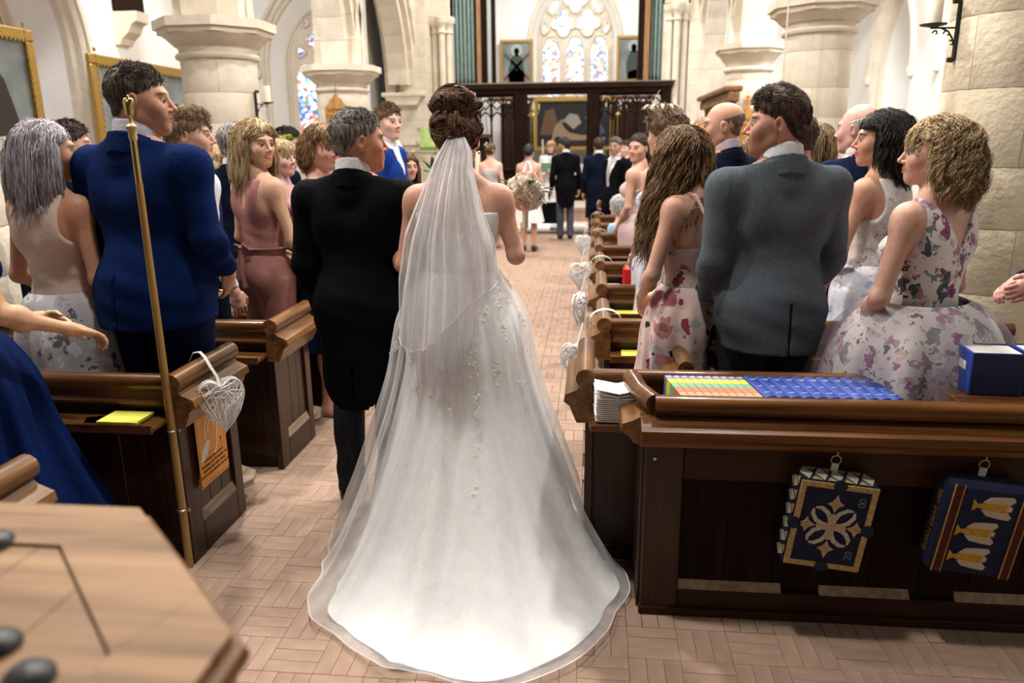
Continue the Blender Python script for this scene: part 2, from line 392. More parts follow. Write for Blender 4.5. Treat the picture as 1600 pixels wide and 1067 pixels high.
        if s.beard:
            m=(y>-.01)*inh*np.clip((-.034-z+np.clip(x-.03,0,1)*.9-.02*(y>.09)+.012)*40,0,1)*(z>-.14); m=m*(1-np.clip(1.4-np.maximum(np.abs(z-cz)/.0088,x/.023),0,1)*(y>.08))
            blend(m*s.beard[1],s.beard[0])
        s.bodyo=s.out('body',V,F,skinm(),c)
        # eyes
        for g in (-1,1):
            n=10; v=[];f=[]
            m=Me(); m.lathe([(.0001,-.0128)]+[(.0128*math.sin(a),-.0128*math.cos(a)) for a in np.linspace(.25,PI-.85,7)],n=12,mi=0)
            m.lathe([(.0128*math.sin(a),-.0128*math.cos(a)) for a in (PI-.85,PI-.6,PI-.42)],n=12,mi=1)
            m.lathe([(.0128*math.sin(a),-.0128*math.cos(a)) for a in (PI-.42,PI-.2,PI-.03)],n=12,mi=2)
            V=np.array(m.v); V=V@rotx(R(-90)).T; V=V@rotz(R(-6*g)).T
            V=(s.hl([0,0,0])+(V+np.array([g*.031,.0768,.001]))*s.hsz@s.HR.T)*s.k
            me=bpy.data.meshes.new('eye'); me.from_pydata([tuple(p) for p in V],[],m.f); me.polygons.foreach_set('material_index',m.mi)
            for mm in (mat('eye_white',(.75,.72,.68),.2),mat('iris',(.12,.10,.07),.15),mat('pupil',(.01,.01,.01),.1)): me.materials.append(mm)
            me.polygons.foreach_set('use_smooth',[True]*len(me.polygons))
            link('eye',me,None,s.root)
        return s
    # --- garments
    def cloth(s,name,L,m,g=0,res=None,cut=None,disp=None,smooth=True):
        V,F=surf(L,res or s.res*.9,[],cut,disp); return s.out(name,V,F,m)
    def jacket(s,m,hem=.78,open_=.0,shirt=None,tie=None,wv=1.25,tails=False,collar=True):
        L=s.torso(.016)+[cone((-s.sw*1.02,-.01,1.420),(s.sw*1.02,-.01,1.420),.050,.050,.04)]+s.armp(.014,.93,1.0)
        L+=[ell((0,-.005,.95),(.178*s.wide,.138*s.wide,.20),.06), cone((0,-.01,.95),(0,-.015,hem-.03),.165*s.wide,.172*s.wide,.05)]
        zt=1.485; L+=[cone((0,-.02,1.43),(0,-.012,1.53),.088*s.wide**.5,.082*s.wide**.5,.03)]
        def cut(X,Y,Z):
            c=np.maximum(hem-Z,Z-(zt-.45*Y))*1.
            c=np.where(Z<1.3,np.maximum(hem-Z,-1),c)
            if tails: 
                c=np.maximum(c,np.where((Z<1.0),(Y-(.25-(1.02-Z)*.9)),-1))
            if shirt: 
                wd=(Z-wv)*.34
                c=np.maximum(c,np.minimum(np.minimum(Y-.02,Z-wv),wd-np.abs(X))*1.0)
            # vent at the back
            c=np.maximum(c,np.where((Y<-.05)&(Z<hem+.20)&(Z>hem-.05),.004-np.abs(X),-1))
            return c
        def disp(X,Y,Z):
            return .0035*np.sin(38*Z+9*X+6*np.sin(11*Y+3*Z))*np.exp(-((Z-1.12)/.12)**2)+.0022*np.sin(60*Z+22*X)*np.exp(-((Z-.93)/.1)**2)+.0025*np.sin(25*X+14*Z)*np.exp(-((Z-1.32)/.12)**2)+.0045*np.exp(-((np.abs(X)-s.sw-.002+.05*np.clip(1.42-Z,0,.2))/.005)**2)*(Z>1.2)*(Z<1.46)
        s.cloth('jacket',L,m,cut=cut,disp=disp)
        if collar:
            q=s.wide**.5; C=[cone((0,-.025,1.43),(0,-.012,1.545),.096*q,.084*q,.01)]
            s.cloth('jacket_collar',C,m,res=.006,cut=lambda X,Y,Z: np.maximum(np.maximum(Z-(1.500-.42*Y),(1.43-.30*Y)-Z),Y-.045))
        if shirt: s.shirt(shirt,tie)
    def shirt(s,m,tie=None,full=False):
        s.cloth('shirt',s.torso(.008)+[cone((0,-.02,1.43),(0,-.012,1.53),.070,.066,.03)]+(s.armp(.010,.92) if full else []),m,cut=lambda X,Y,Z: np.maximum(np.maximum(.9-Z,Z-1.515+.42*Y),(.0-Y) if not full else -1))
        s.collar(m)
        if tie:
            t=Me(); t.tube([(0,.075,1.462),(0,.102,1.44),(0,.128,1.40),(0,.137,1.3),(0,.135,1.2),(0,.12,1.08)],[.016,.018,.014,.022,.026,.03],8,flat=.35,up=(0,1,0))
            V=np.array(t.v)*s.k; me=bpy.data.meshes.new('tie'); me.from_pydata([tuple(p) for p in V],[],t.f); link('tie',me,tie,s.root)
    def collar(s,m,h=.0):
        q=s.wide**.5; C=[cone((0,-.02,1.44),(0,-.004,1.56),.078*q,.0735*q,.01)]
        s.cloth('shirt_collar',C,m,res=.0055,cut=lambda X,Y,Z: np.maximum(Z-(1.548-.42*Y+h),(1.46-.42*Y)-Z))
    def trousers(s,m,shoes=None):
        L=s.legp(.014,False,.028)+[ell((0,-.01,.95),(.165*s.wide,.128*s.wide,.12),.04)]
        def disp(X,Y,Z): return .004*np.sin(45*Z+20*X)*np.exp(-((Z-.15)/.1)**2)+.003*np.sin(40*Z+15*Y)*np.exp(-((Z-.5)/.12)**2)
        s.cloth('trousers',L,m,res=max(s.res,.012),disp=disp,cut=None if s.sit else (lambda X,Y,Z: .055-Z))
        if shoes is not None: s.shoes(shoes)
    def shoes(s,m,heel=0):
        for sg in (-1,1):
            an=np.array([sg*.10,.40,.09]) if s.sit else np.array([sg*.09*s.wide,-.025,.09])
            s.cloth('shoe',[cone(an+(0,-.03,-.045),an+(sg*.012,.17,-.058),.042,.033,.03),cone(an+(0,-.02,-.02),an+(0,.02,-.03),.044,.044,.03)],m,res=.009,cut=lambda X,Y,Z: .004-Z)
    def bodice(s,m,neck=None,g=.008,hem=.99,name='bodice',armhole=.035,sleeve=0):
        """sleeveless top; neck(X,Y,Z)->positive outside the cloth"""
        L=s.torso(g)+(s.armp(g+.002,0) if sleeve else [])
        sw=s.sw
        def cut(X,Y,Z):
            c=np.maximum(hem-Z,-9+0*X)
            if not sleeve:
                ah=np.minimum(np.abs(X)-(sw-armhole+.05*np.clip((1.36-Z)*8,0,1)**2),Z-1.19); c=np.maximum(c,ah)
            if neck is not None: c=np.maximum(c,neck(X,Y,Z))
            return c
        disp=lambda X,Y,Z: .0025*np.sin(30*X+35*Z+4*np.sin(16*Z))*np.exp(-((Z-1.08)/.09)**2)
        return s.cloth(name,L,m,cut=cut,disp=disp,res=s.res*.75)
    def skirt(s,m,z0=1.06,z1=.45,r0=(.142,.122),r1=(.25,.23),n=9,amp=.02,pw=1.,seed=0,name='skirt',off=(0,0),tier=0,flare=None):
        rg=np.random.default_rng(seed); A,Zn=120,28; ph=rg.uniform(0,6.28,4)
        a=np.linspace(0,2*PI,A,endpoint=False)[None,:]; t=np.linspace(0,1,Zn)[:,None]; w=s.wide
        fold=np.sin(n*a+ph[0]+.6*np.sin(2*a+ph[1])+t*.6)+.5*np.sin((2*n+1)*a+ph[2])+.4*np.sin((n//2+2)*a+ph[3])
        hip=np.exp(-((t-.22)/.2)**2)*.034-.02*np.exp(-t/.02)
        rx=(r0[0]*w+(r1[0]-r0[0]*w)*t**pw+hip+amp*fold*t**.8); ry=(r0[1]*w+(r1[1]-r0[1]*w)*t**pw+hip+amp*fold*t**.8)
        X=rx*np.sin(a)+off[0]*t; Y=-ry*np.cos(a)+off[1]*t-.01; Z=z0+(z1-z0)*t+.008*np.sin(3*a+ph[1])*t
        V=np.stack([X,Y,np.broadcast_to(Z,X.shape)],-1).reshape(-1,3)
        i=np.arange(Zn-1)[:,None]*A; j=np.arange(A)[None,:]; j2=(j+1)%A
        F=np.stack([i+j,i+A+j,i+A+j2,i+j2],-1).reshape(-1,4)
        return s.out(name,V,F,m)
    # --- hair
    def hair(s,m,style='short',n=900,ln=.03,r=.0013,thick=.010,zf=.070,seed=0,len_=None,wave=0,vol=0,part=0,m2=None,grav=1.,top=0,name='hair',curl=0,sweep=(0,0,0)):
        rg=np.random.default_rng(seed+11); z=s.hsz; sides=(-.012 if style in('short','crop') else -.02)
        nape=-.058 if style in ('short','crop','bald') else -.08
        H=s.hl
        def hz(h):   # hairline height in head frame for given (x,y)
            y=h[1]; x=np.abs(h[0])
            return np.where(y>.055,zf-.25*x,np.where(y>.012,zf-.022+(sides+.022-zf+.03)*np.clip((.055-y)/.043,0,1),np.where(y>-.03,sides+.008,sides+.008+(nape-sides)*np.clip((-.03-y)/.05,0,1))))
        def cut(X,Y,Z):
            dx,dy,dz=X-s.hc[0],Y-s.hc[1],Z-s.hc[2]; M=s.HR
            h=[(M[0,i]*dx+M[1,i]*dy+M[2,i]*dz)/z for i in range(3)]
            c=(hz(h)-h[2])*z*.8
            if style=='bald': c=np.maximum(c,(h[2]-.045+.3*(h[1]+.02))*z)
            return c
        tk=thick; L=[ell(H((0,-.018,.042)),np.array((.0765+tk,.097+tk,.083+tk+top*.5))*z,.02,s.HR),ell(H((0,-.02,-.03)),np.array((.064+tk,.075+tk,.06))*z,.02,s.HR)]
        if top: L.append(ell(H((0,.01,.085)),np.array((.06,.075,.035+top))*z,.03,s.HR))
        if vol: L.append(ell(H((0,-.035,.02)),np.array((.085+vol,.09+vol,.085+vol))*z,.03,s.HR))
        disp=lambda X,Y,Z: .0025*np.sin(140*X+60*Z+3*np.sin(50*Y))*np.sin(120*Y+40*Z)
        V,F=surf(L,max(s.hres*1.3,.006),[],cut,disp,pad=.02)
        cap=s.out(name,V,F,m)
        if n<=0: return cap
        hV=s.h2(V); ctr=np.array([0,-.018,.02]); nr=hV-ctr; nr/=np.linalg.norm(nr,axis=1,keepdims=True)
        vert=np.abs(hV/np.array([.0765+tk,.097+tk,.12])); ok=np.where((np.linalg.norm(hV*(1,1,1),axis=1)>.07)&(hV[:,2]>hz(hV.T)+.0))[0]
        ix=rg.choice(ok,n); p=hV[ix]+rg.normal(0,.002,(n,3)); nn=nr[ix]
        cl=rg.normal(0,1,(40,3)); cidx=np.argmin(((p[:,None,:]-p[rg.integers(0,n,40)][None])**2).sum(-1),1); cn=cl[cidx]
        if style in ('short','crop','bald'):
            K=5; tdir=np.array([0,.25,0])+nn*.4
            tdir=np.where(p[:,2:3]>.07,np.array([.12*(1 if part>=0 else -1),.75,.25]),np.array([0,-.25,-.8]))*1.0
            d=tdir+nn*.28+cn*.22+rg.normal(0,.14,(n,3)); d-=nn*np.minimum((d*nn).sum(1,keepdims=True),0)
            d/=np.linalg.norm(d,axis=1,keepdims=True); l=ln*rg.uniform(.6,1.2,(n,1,1))*np.where(p[:,2]>.06,1.25 if style=='short' else .8,.55)[:,None,None]
            t=np.linspace(0,1,K)[None,:,None]; Pn=p[:,None,:]-nn[:,None,:]*.002+d[:,None,:]*l*t-nn[:,None,:]*(l*.45*t*t)
            W=Pn
            W=(s.hc+(W.reshape(-1,3)*z)@s.HR.T).reshape(n,K,3)
        else:
            K=int((len_ or .25)/.016)+4; step=(len_ or .25)/(K-1)
            q=s.hc+(p*z)@s.HR.T; N0=nn@s.HR.T; path=[q.copy()]
            skc=s.hl((0,-.018,.03)); sr=np.array((.078+tk*.6,.099+tk*.6,.092+tk*.6))*z
            fwd=s.HR@np.array([0,1,0]); rt_=s.HR@np.array([1,0,0])
            xs=p[:,0:1]; side=np.sign(xs-part*.03+1e-6)
            d=(N0*.25+ (rt_[None]*side*.55) + np.array([0,0,-.3]) - fwd[None]*.45)
            if style in('back','pony'): d=-fwd[None]*1.+N0*.2+np.array([0,0,-.1])
            if style=='bangs': d=np.where((p[:,1:2]>.035)&(np.abs(p[:,0:1])<.058),fwd[None]*.8+np.array([0,0,-.4]),d)
            lf=rg.uniform(.72,1.06,(n,1)); bang=(p[:,1]>.035)&(np.abs(p[:,0])<.058)&(style=='bangs'); lf=np.where(bang[:,None],np.minimum(lf,.055/(len_ or .25)),lf); nrmz=rg.normal(0,.12,(n,3))+cn*.10; d=d+nrmz
            colls=[(skc,sr,s.HR),(s.hl((0,.03,-.035)),np.array((.068,.066,.09))*z,s.HR),(np.array((0,-.01,1.50)),np.array((.066,.07,.12)),np.eye(3)),(np.array((0,-.015,1.30)),np.array((s.sw+.02,.135*s.wide,.185)),np.eye(3))]
            for k in range(1,K):
                tt=k/K; g=np.array([0,0,-1.])*grav+np.array(sweep)
                d=d*.72+g*.34*(1 if tt>.08 else .3); d/=np.linalg.norm(d,axis=1,keepdims=True)
                q=q+d*step*lf
                if wave:
                    q=q+ (np.sin(tt*wave*6.28+cidx[:,None]*1.7)*.10+np.sin(tt*wave*3+cidx[:,None])*.05)*step*np.array([1,.5,0])*(tt**.5)*1.6+np.cos(tt*wave*6.28+cidx[:,None]*1.7)*.08*step*np.array([0,1,0])
                for c,rr,M in colls:
                    u=((q-c)@M)/rr; l_=np.linalg.norm(u,axis=1,keepdims=True); inside=l_<1.02
                    q=np.where(inside,c+((u/np.maximum(l_,1e-6)*1.02)*rr)@M.T,q)
                path.append(q.copy())
            W=np.stack(path,1)
            if wave:
                tt=np.linspace(0,1,K)[None,:]; ca=(curl or .006)*np.clip(tt*4,0,1)*(~bang[:,None]*.8+.2); phs=(cidx*2.3)[:,None]+rg.normal(0,.16,(n,1))
                W=W+(ca*np.sin(tt*wave*6.28+phs))[...,None]*np.array([.8,.2,.1])+(ca*np.cos(tt*wave*6.28+phs))[...,None]*np.array([-.2,.8,.2])
            hh=s.h2(W.reshape(-1,3)).reshape(W.shape)   # keep hair off the face
            sel=(hh[...,1]>.02)&(hh[...,2]<.045)&~bang[:,None]
            hx=np.where(sel,np.sign(side)*np.maximum(np.abs(hh[...,0]),.080+rg.uniform(0,.010,(n,1))),hh[...,0]); hy=np.where(sel,.02+(hh[...,1]-.02)*.25,hh[...,1])
            hh=np.stack([hx,hy,hh[...,2]],-1); W=(s.hc+(hh.reshape(-1,3)*z)@s.HR.T).reshape(W.shape)
        V,F=strands(W,r*1.15,r*.4 if style in('short','crop','bald') else r*.6)
        s.out('hair_strands',V,F,m2 or m,parent=None)
        return cap
def skinm(): 
    return mat('skin',(.6,.36,.26),.5,vcol=True,var=.12,vscale=60,bump=.15,bscale=300,sss=.12,spec=.35,bdist=.002)
def hairm(name,c,c2,st=(24,24,2.2)): return mat('hair_'+name,c,.58,vscale=5,stretch=st,col2=c2,colr=(.40,.62),bump=.25,bscale=6,spec=.3,bdist=.004)
def clothm(name,c,var=.06,rough=.85,bump=.25,vscale=14,bscale=60,**k): return mat('cloth_'+name,c,rough,var=var,vscale=vscale,bump=bump,bscale=bscale,spec=.06,**k)
# ---------------------------------------------------------------- setting
STONE=mat('stone',(.62,.55,.44),.9,bump=.35,bscale=14,col2=(.72,.65,.54),vscale=4,bdist=.02,spec=.15)
STONE2=mat('stone_rough',(.52,.44,.31),.95,bump=.28,bscale=26,col2=(.66,.58,.44),vscale=2.5,bdist=.03,spec=.1)
MORT=mat('mortar',(.56,.50,.40),.95)
PLASTER=mat('plaster',(.80,.78,.75),.9,bump=.15,bscale=5,var=.03,vscale=2)
LEAD=mat('lead',(.05,.05,.05),.6)
def wood(name,c,c2,rough=.35,axis=0,coat=.25,vs=5,spec=.28):
    st=[18,18,18]; st[axis]=1.2
    return mat('wood_'+name,c,rough,col2=c2,vscale=vs/5*1.6,stretch=tuple(st),bump=.25,bscale=3,coat=coat*.6,spec=spec,colr=(.3,.72),bdist=.004)
W_X=wood('rail_x',(.045,.014,.003),(.175,.070,.018),.3,0,.3); W_Y=wood('rail_y',(.07,.026,.007),(.24,.112,.038),.33,1,.3); W_Z=wood('board',(.011,.0035,.0013),(.042,.014,.0045),.36,2,.2)
W_D=wood('dark',(.006,.0028,.0016),(.020,.008,.004),.6,2,0,spec=.08); W_DX=wood('dark_x',(.014,.006,.003),(.045,.017,.007),.45,0,.05,spec=.15); W_W=wood('worn',(.20,.14,.09),(.42,.33,.23),.7,1,0)
def stained(name,cols,scale=16,emit=2.2):
    m=bpy.data.materials.new(name); m.use_nodes=True; N=m.node_tree.nodes; Lk=m.node_tree.links; b=N['Principled BSDF']
    tc=N.new('ShaderNodeTexCoord'); v=N.new('ShaderNodeTexVoronoi'); v.inputs['Scale'].default_value=scale; Lk.new(tc.outputs['Object'],v.inputs['Vector'])
    sp=N.new('ShaderNodeSeparateColor'); Lk.new(v.outputs['Color'],sp.inputs[0]); cr=N.new('ShaderNodeValToRGB'); cr.color_ramp.interpolation='CONSTANT'
    e=cr.color_ramp.elements
    while len(e)<len(cols): e.new(.5)
    acc=0
    for i,(wt,c) in enumerate(cols): e[i].position=acc; e[i].color=(*c,1); acc+=wt
    Lk.new(sp.outputs[0],cr.inputs[0])
    v2=N.new('ShaderNodeTexVoronoi'); v2.feature='DISTANCE_TO_EDGE'; v2.inputs['Scale'].default_value=scale; Lk.new(tc.outputs['Object'],v2.inputs['Vector'])
    mt=N.new('ShaderNodeMath'); mt.operation='GREATER_THAN'; mt.inputs[1].default_value=.035; Lk.new(v2.outputs['Distance'],mt.inputs[0])
    mx=N.new('ShaderNodeMix'); mx.data_type='RGBA'; mx.inputs[6].default_value=(.03,.03,.04,1); Lk.new(mt.outputs[0],mx.inputs[0]); Lk.new(cr.outputs[0],mx.inputs[7])
    Lk.new(mx.outputs[2],b.inputs['Emission Color']); b.inputs['Emission Strength'].default_value=emit; b.inputs['Base Color'].default_value=(.1,.1,.1,1); b.inputs['Roughness'].default_value=.2
    return m
G_E=stained('stained_glass_pale',[(.50,(.95,.97,1)),(.12,(.62,.80,1)),(.09,(1,.16,.07)),(.08,(1,.45,.16)),(.08,(.09,.17,.75)),(.06,(1,.85,.55)),(.07,(.45,.7,.55))],11,1.9)
G_F=stained('stained_glass_figures',[(.34,(.95,.97,1)),(.18,(.60,.80,1)),(.12,(.95,.18,.10)),(.14,(1,.50,.18)),(.09,(.10,.18,.75)),(.07,(1,.85,.5)),(.06,(.2,.5,.4))],13,1.7)
G_B=stained('stained_glass_blue',[(.42,(.93,.97,1)),(.2,(.03,.12,.70)),(.10,(.3,.62,.95)),(.08,(.9,.08,.04)),(.08,(1,.4,.06)),(.05,(.05,.45,.3)),(.07,(.8,.9,1))],15,1.5)
G_L=stained('stained_glass_deep',[(.35,(.85,.92,1)),(.45,(.04,.04,.75)),(.1,(.2,.3,.95)),(.1,(.8,.8,.9))],13,1.0)
def arch_z(u,hw,zs,k=.9):
    Rr=2*hw*k; return zs+math.sqrt(max(0,Rr*Rr-(abs(u)+Rr-hw)**2))
def arch_pts(uc,hw,zs,z0,n=14,k=.9):
    L=[(uc-hw,z0)]+[(uc+hw*math.sin(-PI/2+PI/2*i/n),0) for i in range(n+1)]+[(uc+hw*math.sin(PI/2*i/n),0) for i in range(1,n+1)]+[(uc+hw,z0)]
    return [(u,z0) if i in(0,len(L)-1) else (u,arch_z(u-uc,hw,zs,k)) for i,(u,_) in enumerate(L)]
def wall(name,mp,u0,u1,z0,z1,ops,m=PLASTER,thick=.0):
    """wall surface in the plane d=0 with pointed openings ops=[(uc,hw,zsill,zs,k)]"""
    o=Me(); us=[u0]; 
    for uc,hw,zi,zs,k in sorted(ops):
        o.add([mp(*p) for p in ((us[-1],z0,0),(uc-hw,z0,0),(uc-hw,z1,0),(us[-1],z1,0))],[(0,1,2,3)])
        P_=arch_pts(uc,hw,zs,zi,12,k)[1:-1]
        for (a,za),(b,zb) in zip(P_[:-1],P_[1:]):
            o.add([mp(*p) for p in ((a,za,0),(b,zb,0),(b,z1,0),(a,z1,0))],[(0,1,2,3)])
            if zi>z0: o.add([mp(*p) for p in ((a,z0,0),(b,z0,0),(b,zi,0),(a,zi,0))],[(0,1,2,3)])
        us.append(uc+hw)
    o.add([mp(*p) for p in ((us[-1],z0,0),(u1,z0,0),(u1,z1,0),(us[-1],z1,0))],[(0,1,2,3)])
    return link(name,o,m,kind='structure')
WN=[0]
def window(mp,uc,hw,zi,zs,k,depth,hg,zg,glass,shapes,hood=True,par=None):
    WN[0]+=1; w=empty('window_%d'%WN[0],kind='structure')
    o=Me(); A=arch_pts(uc,hw,zs,zi,14,k); B=arch_pts(uc,hg,zg,zi,14,k)
    steps=[(0,0),(.08,.10),(.12,.10),(.2,.22),(.24,.22),(.92,.9),(.92,1)]
    rings=[[mp(a[0]+(b[0]-a[0])*t,a[1]+(b[1]-a[1])*t,depth*d) for a,b in zip(A,B)] for t,d in [(0,0),(.10,.05),(.12,.15),(.25,.20),(.28,.30)]]
    rings2=[[mp(a[0]+(b[0]-a[0])*t,a[1]+(b[1]-a[1])*t,depth*d) for a,b in zip(A,B)] for t,d in [(.28,.30),(.80,.86)]]
    rings3=[[mp(a[0]+(b[0]-a[0])*t,a[1]+(b[1]-a[1])*t,depth*d) for a,b in zip(A,B)] for t,d in [(.80,.86),(.86,.9),(.9,.98),(1.0,1)]]
    def loft(rr):
        q=Me(); n=len(rr[0])
        q.add([p for r_ in rr for p in r_],[(j*n+i,j*n+i+1,(j+1)*n+i+1,(j+1)*n+i) for j in range(len(rr)-1) for i in range(n-1)]); return q
    link('arch_moulding',loft(rings),STONE,w); link('reveal',loft(rings2),PLASTER,w); link('jamb_moulding',loft(rings3),STONE,w)
    link('sill',Me().add([mp(uc-hw,zi,0),mp(uc+hw,zi,0),mp(uc+hg,zi+.25,depth),mp(uc-hg,zi+.25,depth)],[(0,1,2,3)]),STONE,w)
    pl=Me(); pl.add([mp(u,z,depth*1.02) for u,z in B],[list(range(len(B)))]); link('tracery_plate',pl,STONE,w)
    if hood:
        H=arch_pts(uc,hw+.06,zs,zs-.02,16,k)
        link('hood_mould',Me().tube([mp(u,z,-.02) for u,z in H],.05,6),STONE,w)
        for u,z in (H[0],H[-1]): link('label_stop',Me().lathe([(.0,-.16),(.05,-.13),(.08,-.03),(.06,.02),(0,.03)],(0,0),8),STONE,w,True).location=mp(u,z,-.02)
    tr=Me()
    for i,(poly,g) in enumerate(shapes):
        pn=Me(); pn.add([mp(u,z,depth*1.02-.012) for u,z in poly]+[mp(u,z,depth*1.02) for u,z in poly],[list(range(len(poly)))]+[(a,(a+1)%len(poly),(a+1)%len(poly)+len(poly),a+len(poly)) for a in range(len(poly))])
        link('pane',pn,g or glass,w)
        tr.tube([mp(u,z,depth*1.02-.015) for u,z in poly],.028*hg/.6 if hg<1.2 else .045,5,closed=True)
    link('tracery',tr,STONE,w,True)
    return w
def lancet(uc,hw,z0,zs,cusp=.12,n=8):
    top=[]
    for i in range(2*n+1):
        t=-1+i/n; u=uc+hw*math.sin(t*PI/2); z=arch_z(u-uc,hw,zs,.85); c=abs(math.sin(abs(t)*PI*1.5)); 
        f=1-cusp*(1-c); top.append((uc+(u-uc)*f, zs+(z-zs)*f))
    return [(uc-hw,z0)]+top+[(uc+hw,z0)]
def foil(uc,zc,r,n=4,a=.22,ph=0,sx=1,sz=1,tilt=0,N_=32):
    L=[]
    for i in range(N_):
        t=2*PI*i/N_; rr=r*(1-a+a*abs(math.cos(n/2*t+ph))*1.3); x,z=rr*math.cos(t)*sx,rr*math.sin(t)*sz
        L.append((uc+x*math.cos(tilt)-z*math.sin(tilt),zc+x*math.sin(tilt)+z*math.cos(tilt)))
    return L
# floor: basket-weave brick pavers
FL=empty('floor',kind='structure')
link('bedding',Me().box(-9,9,-3,15.6,-.12,-.012),mat('floor_joint',(.20,.13,.09),.95),FL,kind=None)
BRK=[mat('paver_%d'%i,c,.8,bump=.35,bscale=60,col2=c2,vscale=9,spec=.35,bdist=.006) for i,(c,c2) in enumerate([((.315,.208,.148),(.385,.26,.192)),((.30,.197,.140),(.37,.248,.182)),((.325,.217,.156),(.395,.27,.20))])]
def brickmesh(l=.18,wd=.06): 
    return Me().box(-l/2+.0006,l/2-.0006,-wd/2+.0006,wd/2-.0006,-.02,0,.0009)
bmeshes=[]
for m_ in BRK:
    me=brickmesh().mesh('brick'); me.materials.append(m_); bmeshes.append(me)
def cells():
    for iy in range(-12,75):
        for ix in range(-20,45):
            yield ix,iy,-.023+ix*.18,2.31+iy*.18
near=[]; far=Me(); cand=[]
for ix,iy,x,y in cells():
    vert=(ix+iy)%2==0
    for k in range(3):
        bx,by,rz=(x+.03+.06*k,y+.09,PI/2) if vert else (x+.09,y+.03+.06*k,0)
        if (-1.72<bx<.06 and by<14.9) or (by<2.62 and bx<3.4) or (-4.4<bx<-1.7 and by<5.5):
            vis=(-1.66<bx<.0 and 2.0<by<4.2 and not(-1.0<bx<.1 and 2.45<by<3.4)) or (by<2.58 and by>2.05 and bx>-.0 and bx<1.75)
            cand.append((vis,abs(by)+abs(bx)*.3,bx,by,rz))
cand.sort(key=lambda c:(not c[0],c[1]))
for i,(vis,_,bx,by,rz) in enumerate(cand):
    dz=RNG.uniform(-.0007,.0004); mi=int(RNG.integers(0,3))
    if i<300 and vis:
        o=bpy.data.objects.new('brick',bmeshes[mi]); COL.objects.link(o); o.parent=FL; o.location=(bx,by,dz); o.rotation_euler=(RNG.normal(0,.0015),RNG.normal(0,.0015),rz)
    else:
        h=(.0894,.0294) if rz==0 else (.0294,.0894)
        n=len(far.v); X0,X1,Y0,Y1=bx-h[0],bx+h[0],by-h[1],by+h[1]
        far.v+=[(X0,Y0,dz-.012),(X1,Y0,dz-.012),(X1,Y1,dz-.012),(X0,Y1,dz-.012),(X0+.001,Y0+.001,dz),(X1-.001,Y0+.001,dz),(X1-.001,Y1-.001,dz),(X0+.001,Y1-.001,dz)]
        far.f+=[[n+4,n+5,n+6,n+7],[n,n+1,n+5,n+4],[n+1,n+2,n+6,n+5],[n+2,n+3,n+7,n+6],[n+3,n,n+4,n+7]]; far.mi+=[mi]*5
fb=bpy.data.meshes.new('bricks'); fb.from_pydata(far.v,[],far.f); fb.polygons.foreach_set('material_index',far.mi)
for m_ in BRK: fb.materials.append(m_)
link('distant_bricks',fb,None,FL,kind='stuff')
# chancel step and floor
TILE=mat('chancel_tile',(.23,.09,.06),.6,col2=(.38,.2,.14),vscale=12)
link('trim_1',Me().box(-3.2,1.7,15.6,15.95,-.1,.07,.01).box(-3.2,1.7,15.95,24.2,-.1,.15,.01),STONE,kind='structure')
ct=empty('trim_2',kind='structure')
tm=Me().box(-.118,.118,-.118,.118,0,.012,.003).mesh('tile'); tm.materials.append(TILE)
for i in range(9):
    for j in range(14):
        o=bpy.data.objects.new('tile',tm); COL.objects.link(o); o.parent=ct; o.location=(-1.9+i*.24,16.1+j*.24,.15)
# ---- side walls
mL=lambda u,z,d:(-6.2-d,u,z); mR=lambda u,z,d:(5.2+d,u,z); mE=lambda u,z,d:(u,14.0+d,z); mC=lambda u,z,d:(u,24.0+d,z)
wall('wall_left',mL,-3,14,0,7,[(8.3,1.0,1.3,2.75,.9)])
window(mL,8.3,1.0,1.3,2.75,.9,.8,.72,2.9,G_L,[(lancet(8.3-.34,.28,1.6,2.75),None),(lancet(8.3+.34,.28,1.6,2.75),None),(foil(8.3,3.45,.25),None),(foil(8.78,3.16,.10),None)])
wall('wall_left_east',mE,-6.2,-4.0,0,7,[(-5.05,.95,1.1,3.1,.9)])
window(mE,-5.05,.95,1.1,3.1,.9,.38,.56,3.15,G_B,[(lancet(-5.05-.26,.20,1.4,2.95),None),(lancet(-5.05+.26,.20,1.4,2.95),None),(foil(-5.05,3.62,.21,4,.3),None),(foil(-5.38,3.42,.09,3),None),(foil(-4.72,3.42,.09,3),None),(foil(-5.25,3.92,.07,3),None)])
wall('wall_right',mR,-3,17.2,0,7,[(11.7,.95,1.2,2.9,.9),(14.7,.95,1.2,2.9,.9)])
CG=mat('clear_glass_daylight',(.9,.95,1),.3,emit=3.0)
for uc in (11.7,14.7): window(mR,uc,.95,1.2,2.9,.9,.75,.6,3.0,CG,[(lancet(uc-.28,.22,1.5,2.9),None),(lancet(uc+.28,.22,1.5,2.9),None),(foil(uc,3.6,.2),None)])
mRE=lambda u,z,d:(u,17.2+d,z)
wall('wall_right_east',mRE,1.9,5.2,0,7,[])
link('wall_left_far',Me().box(-5.0,-4.7,14.05,17.2,0,7),PLASTER,kind='structure')
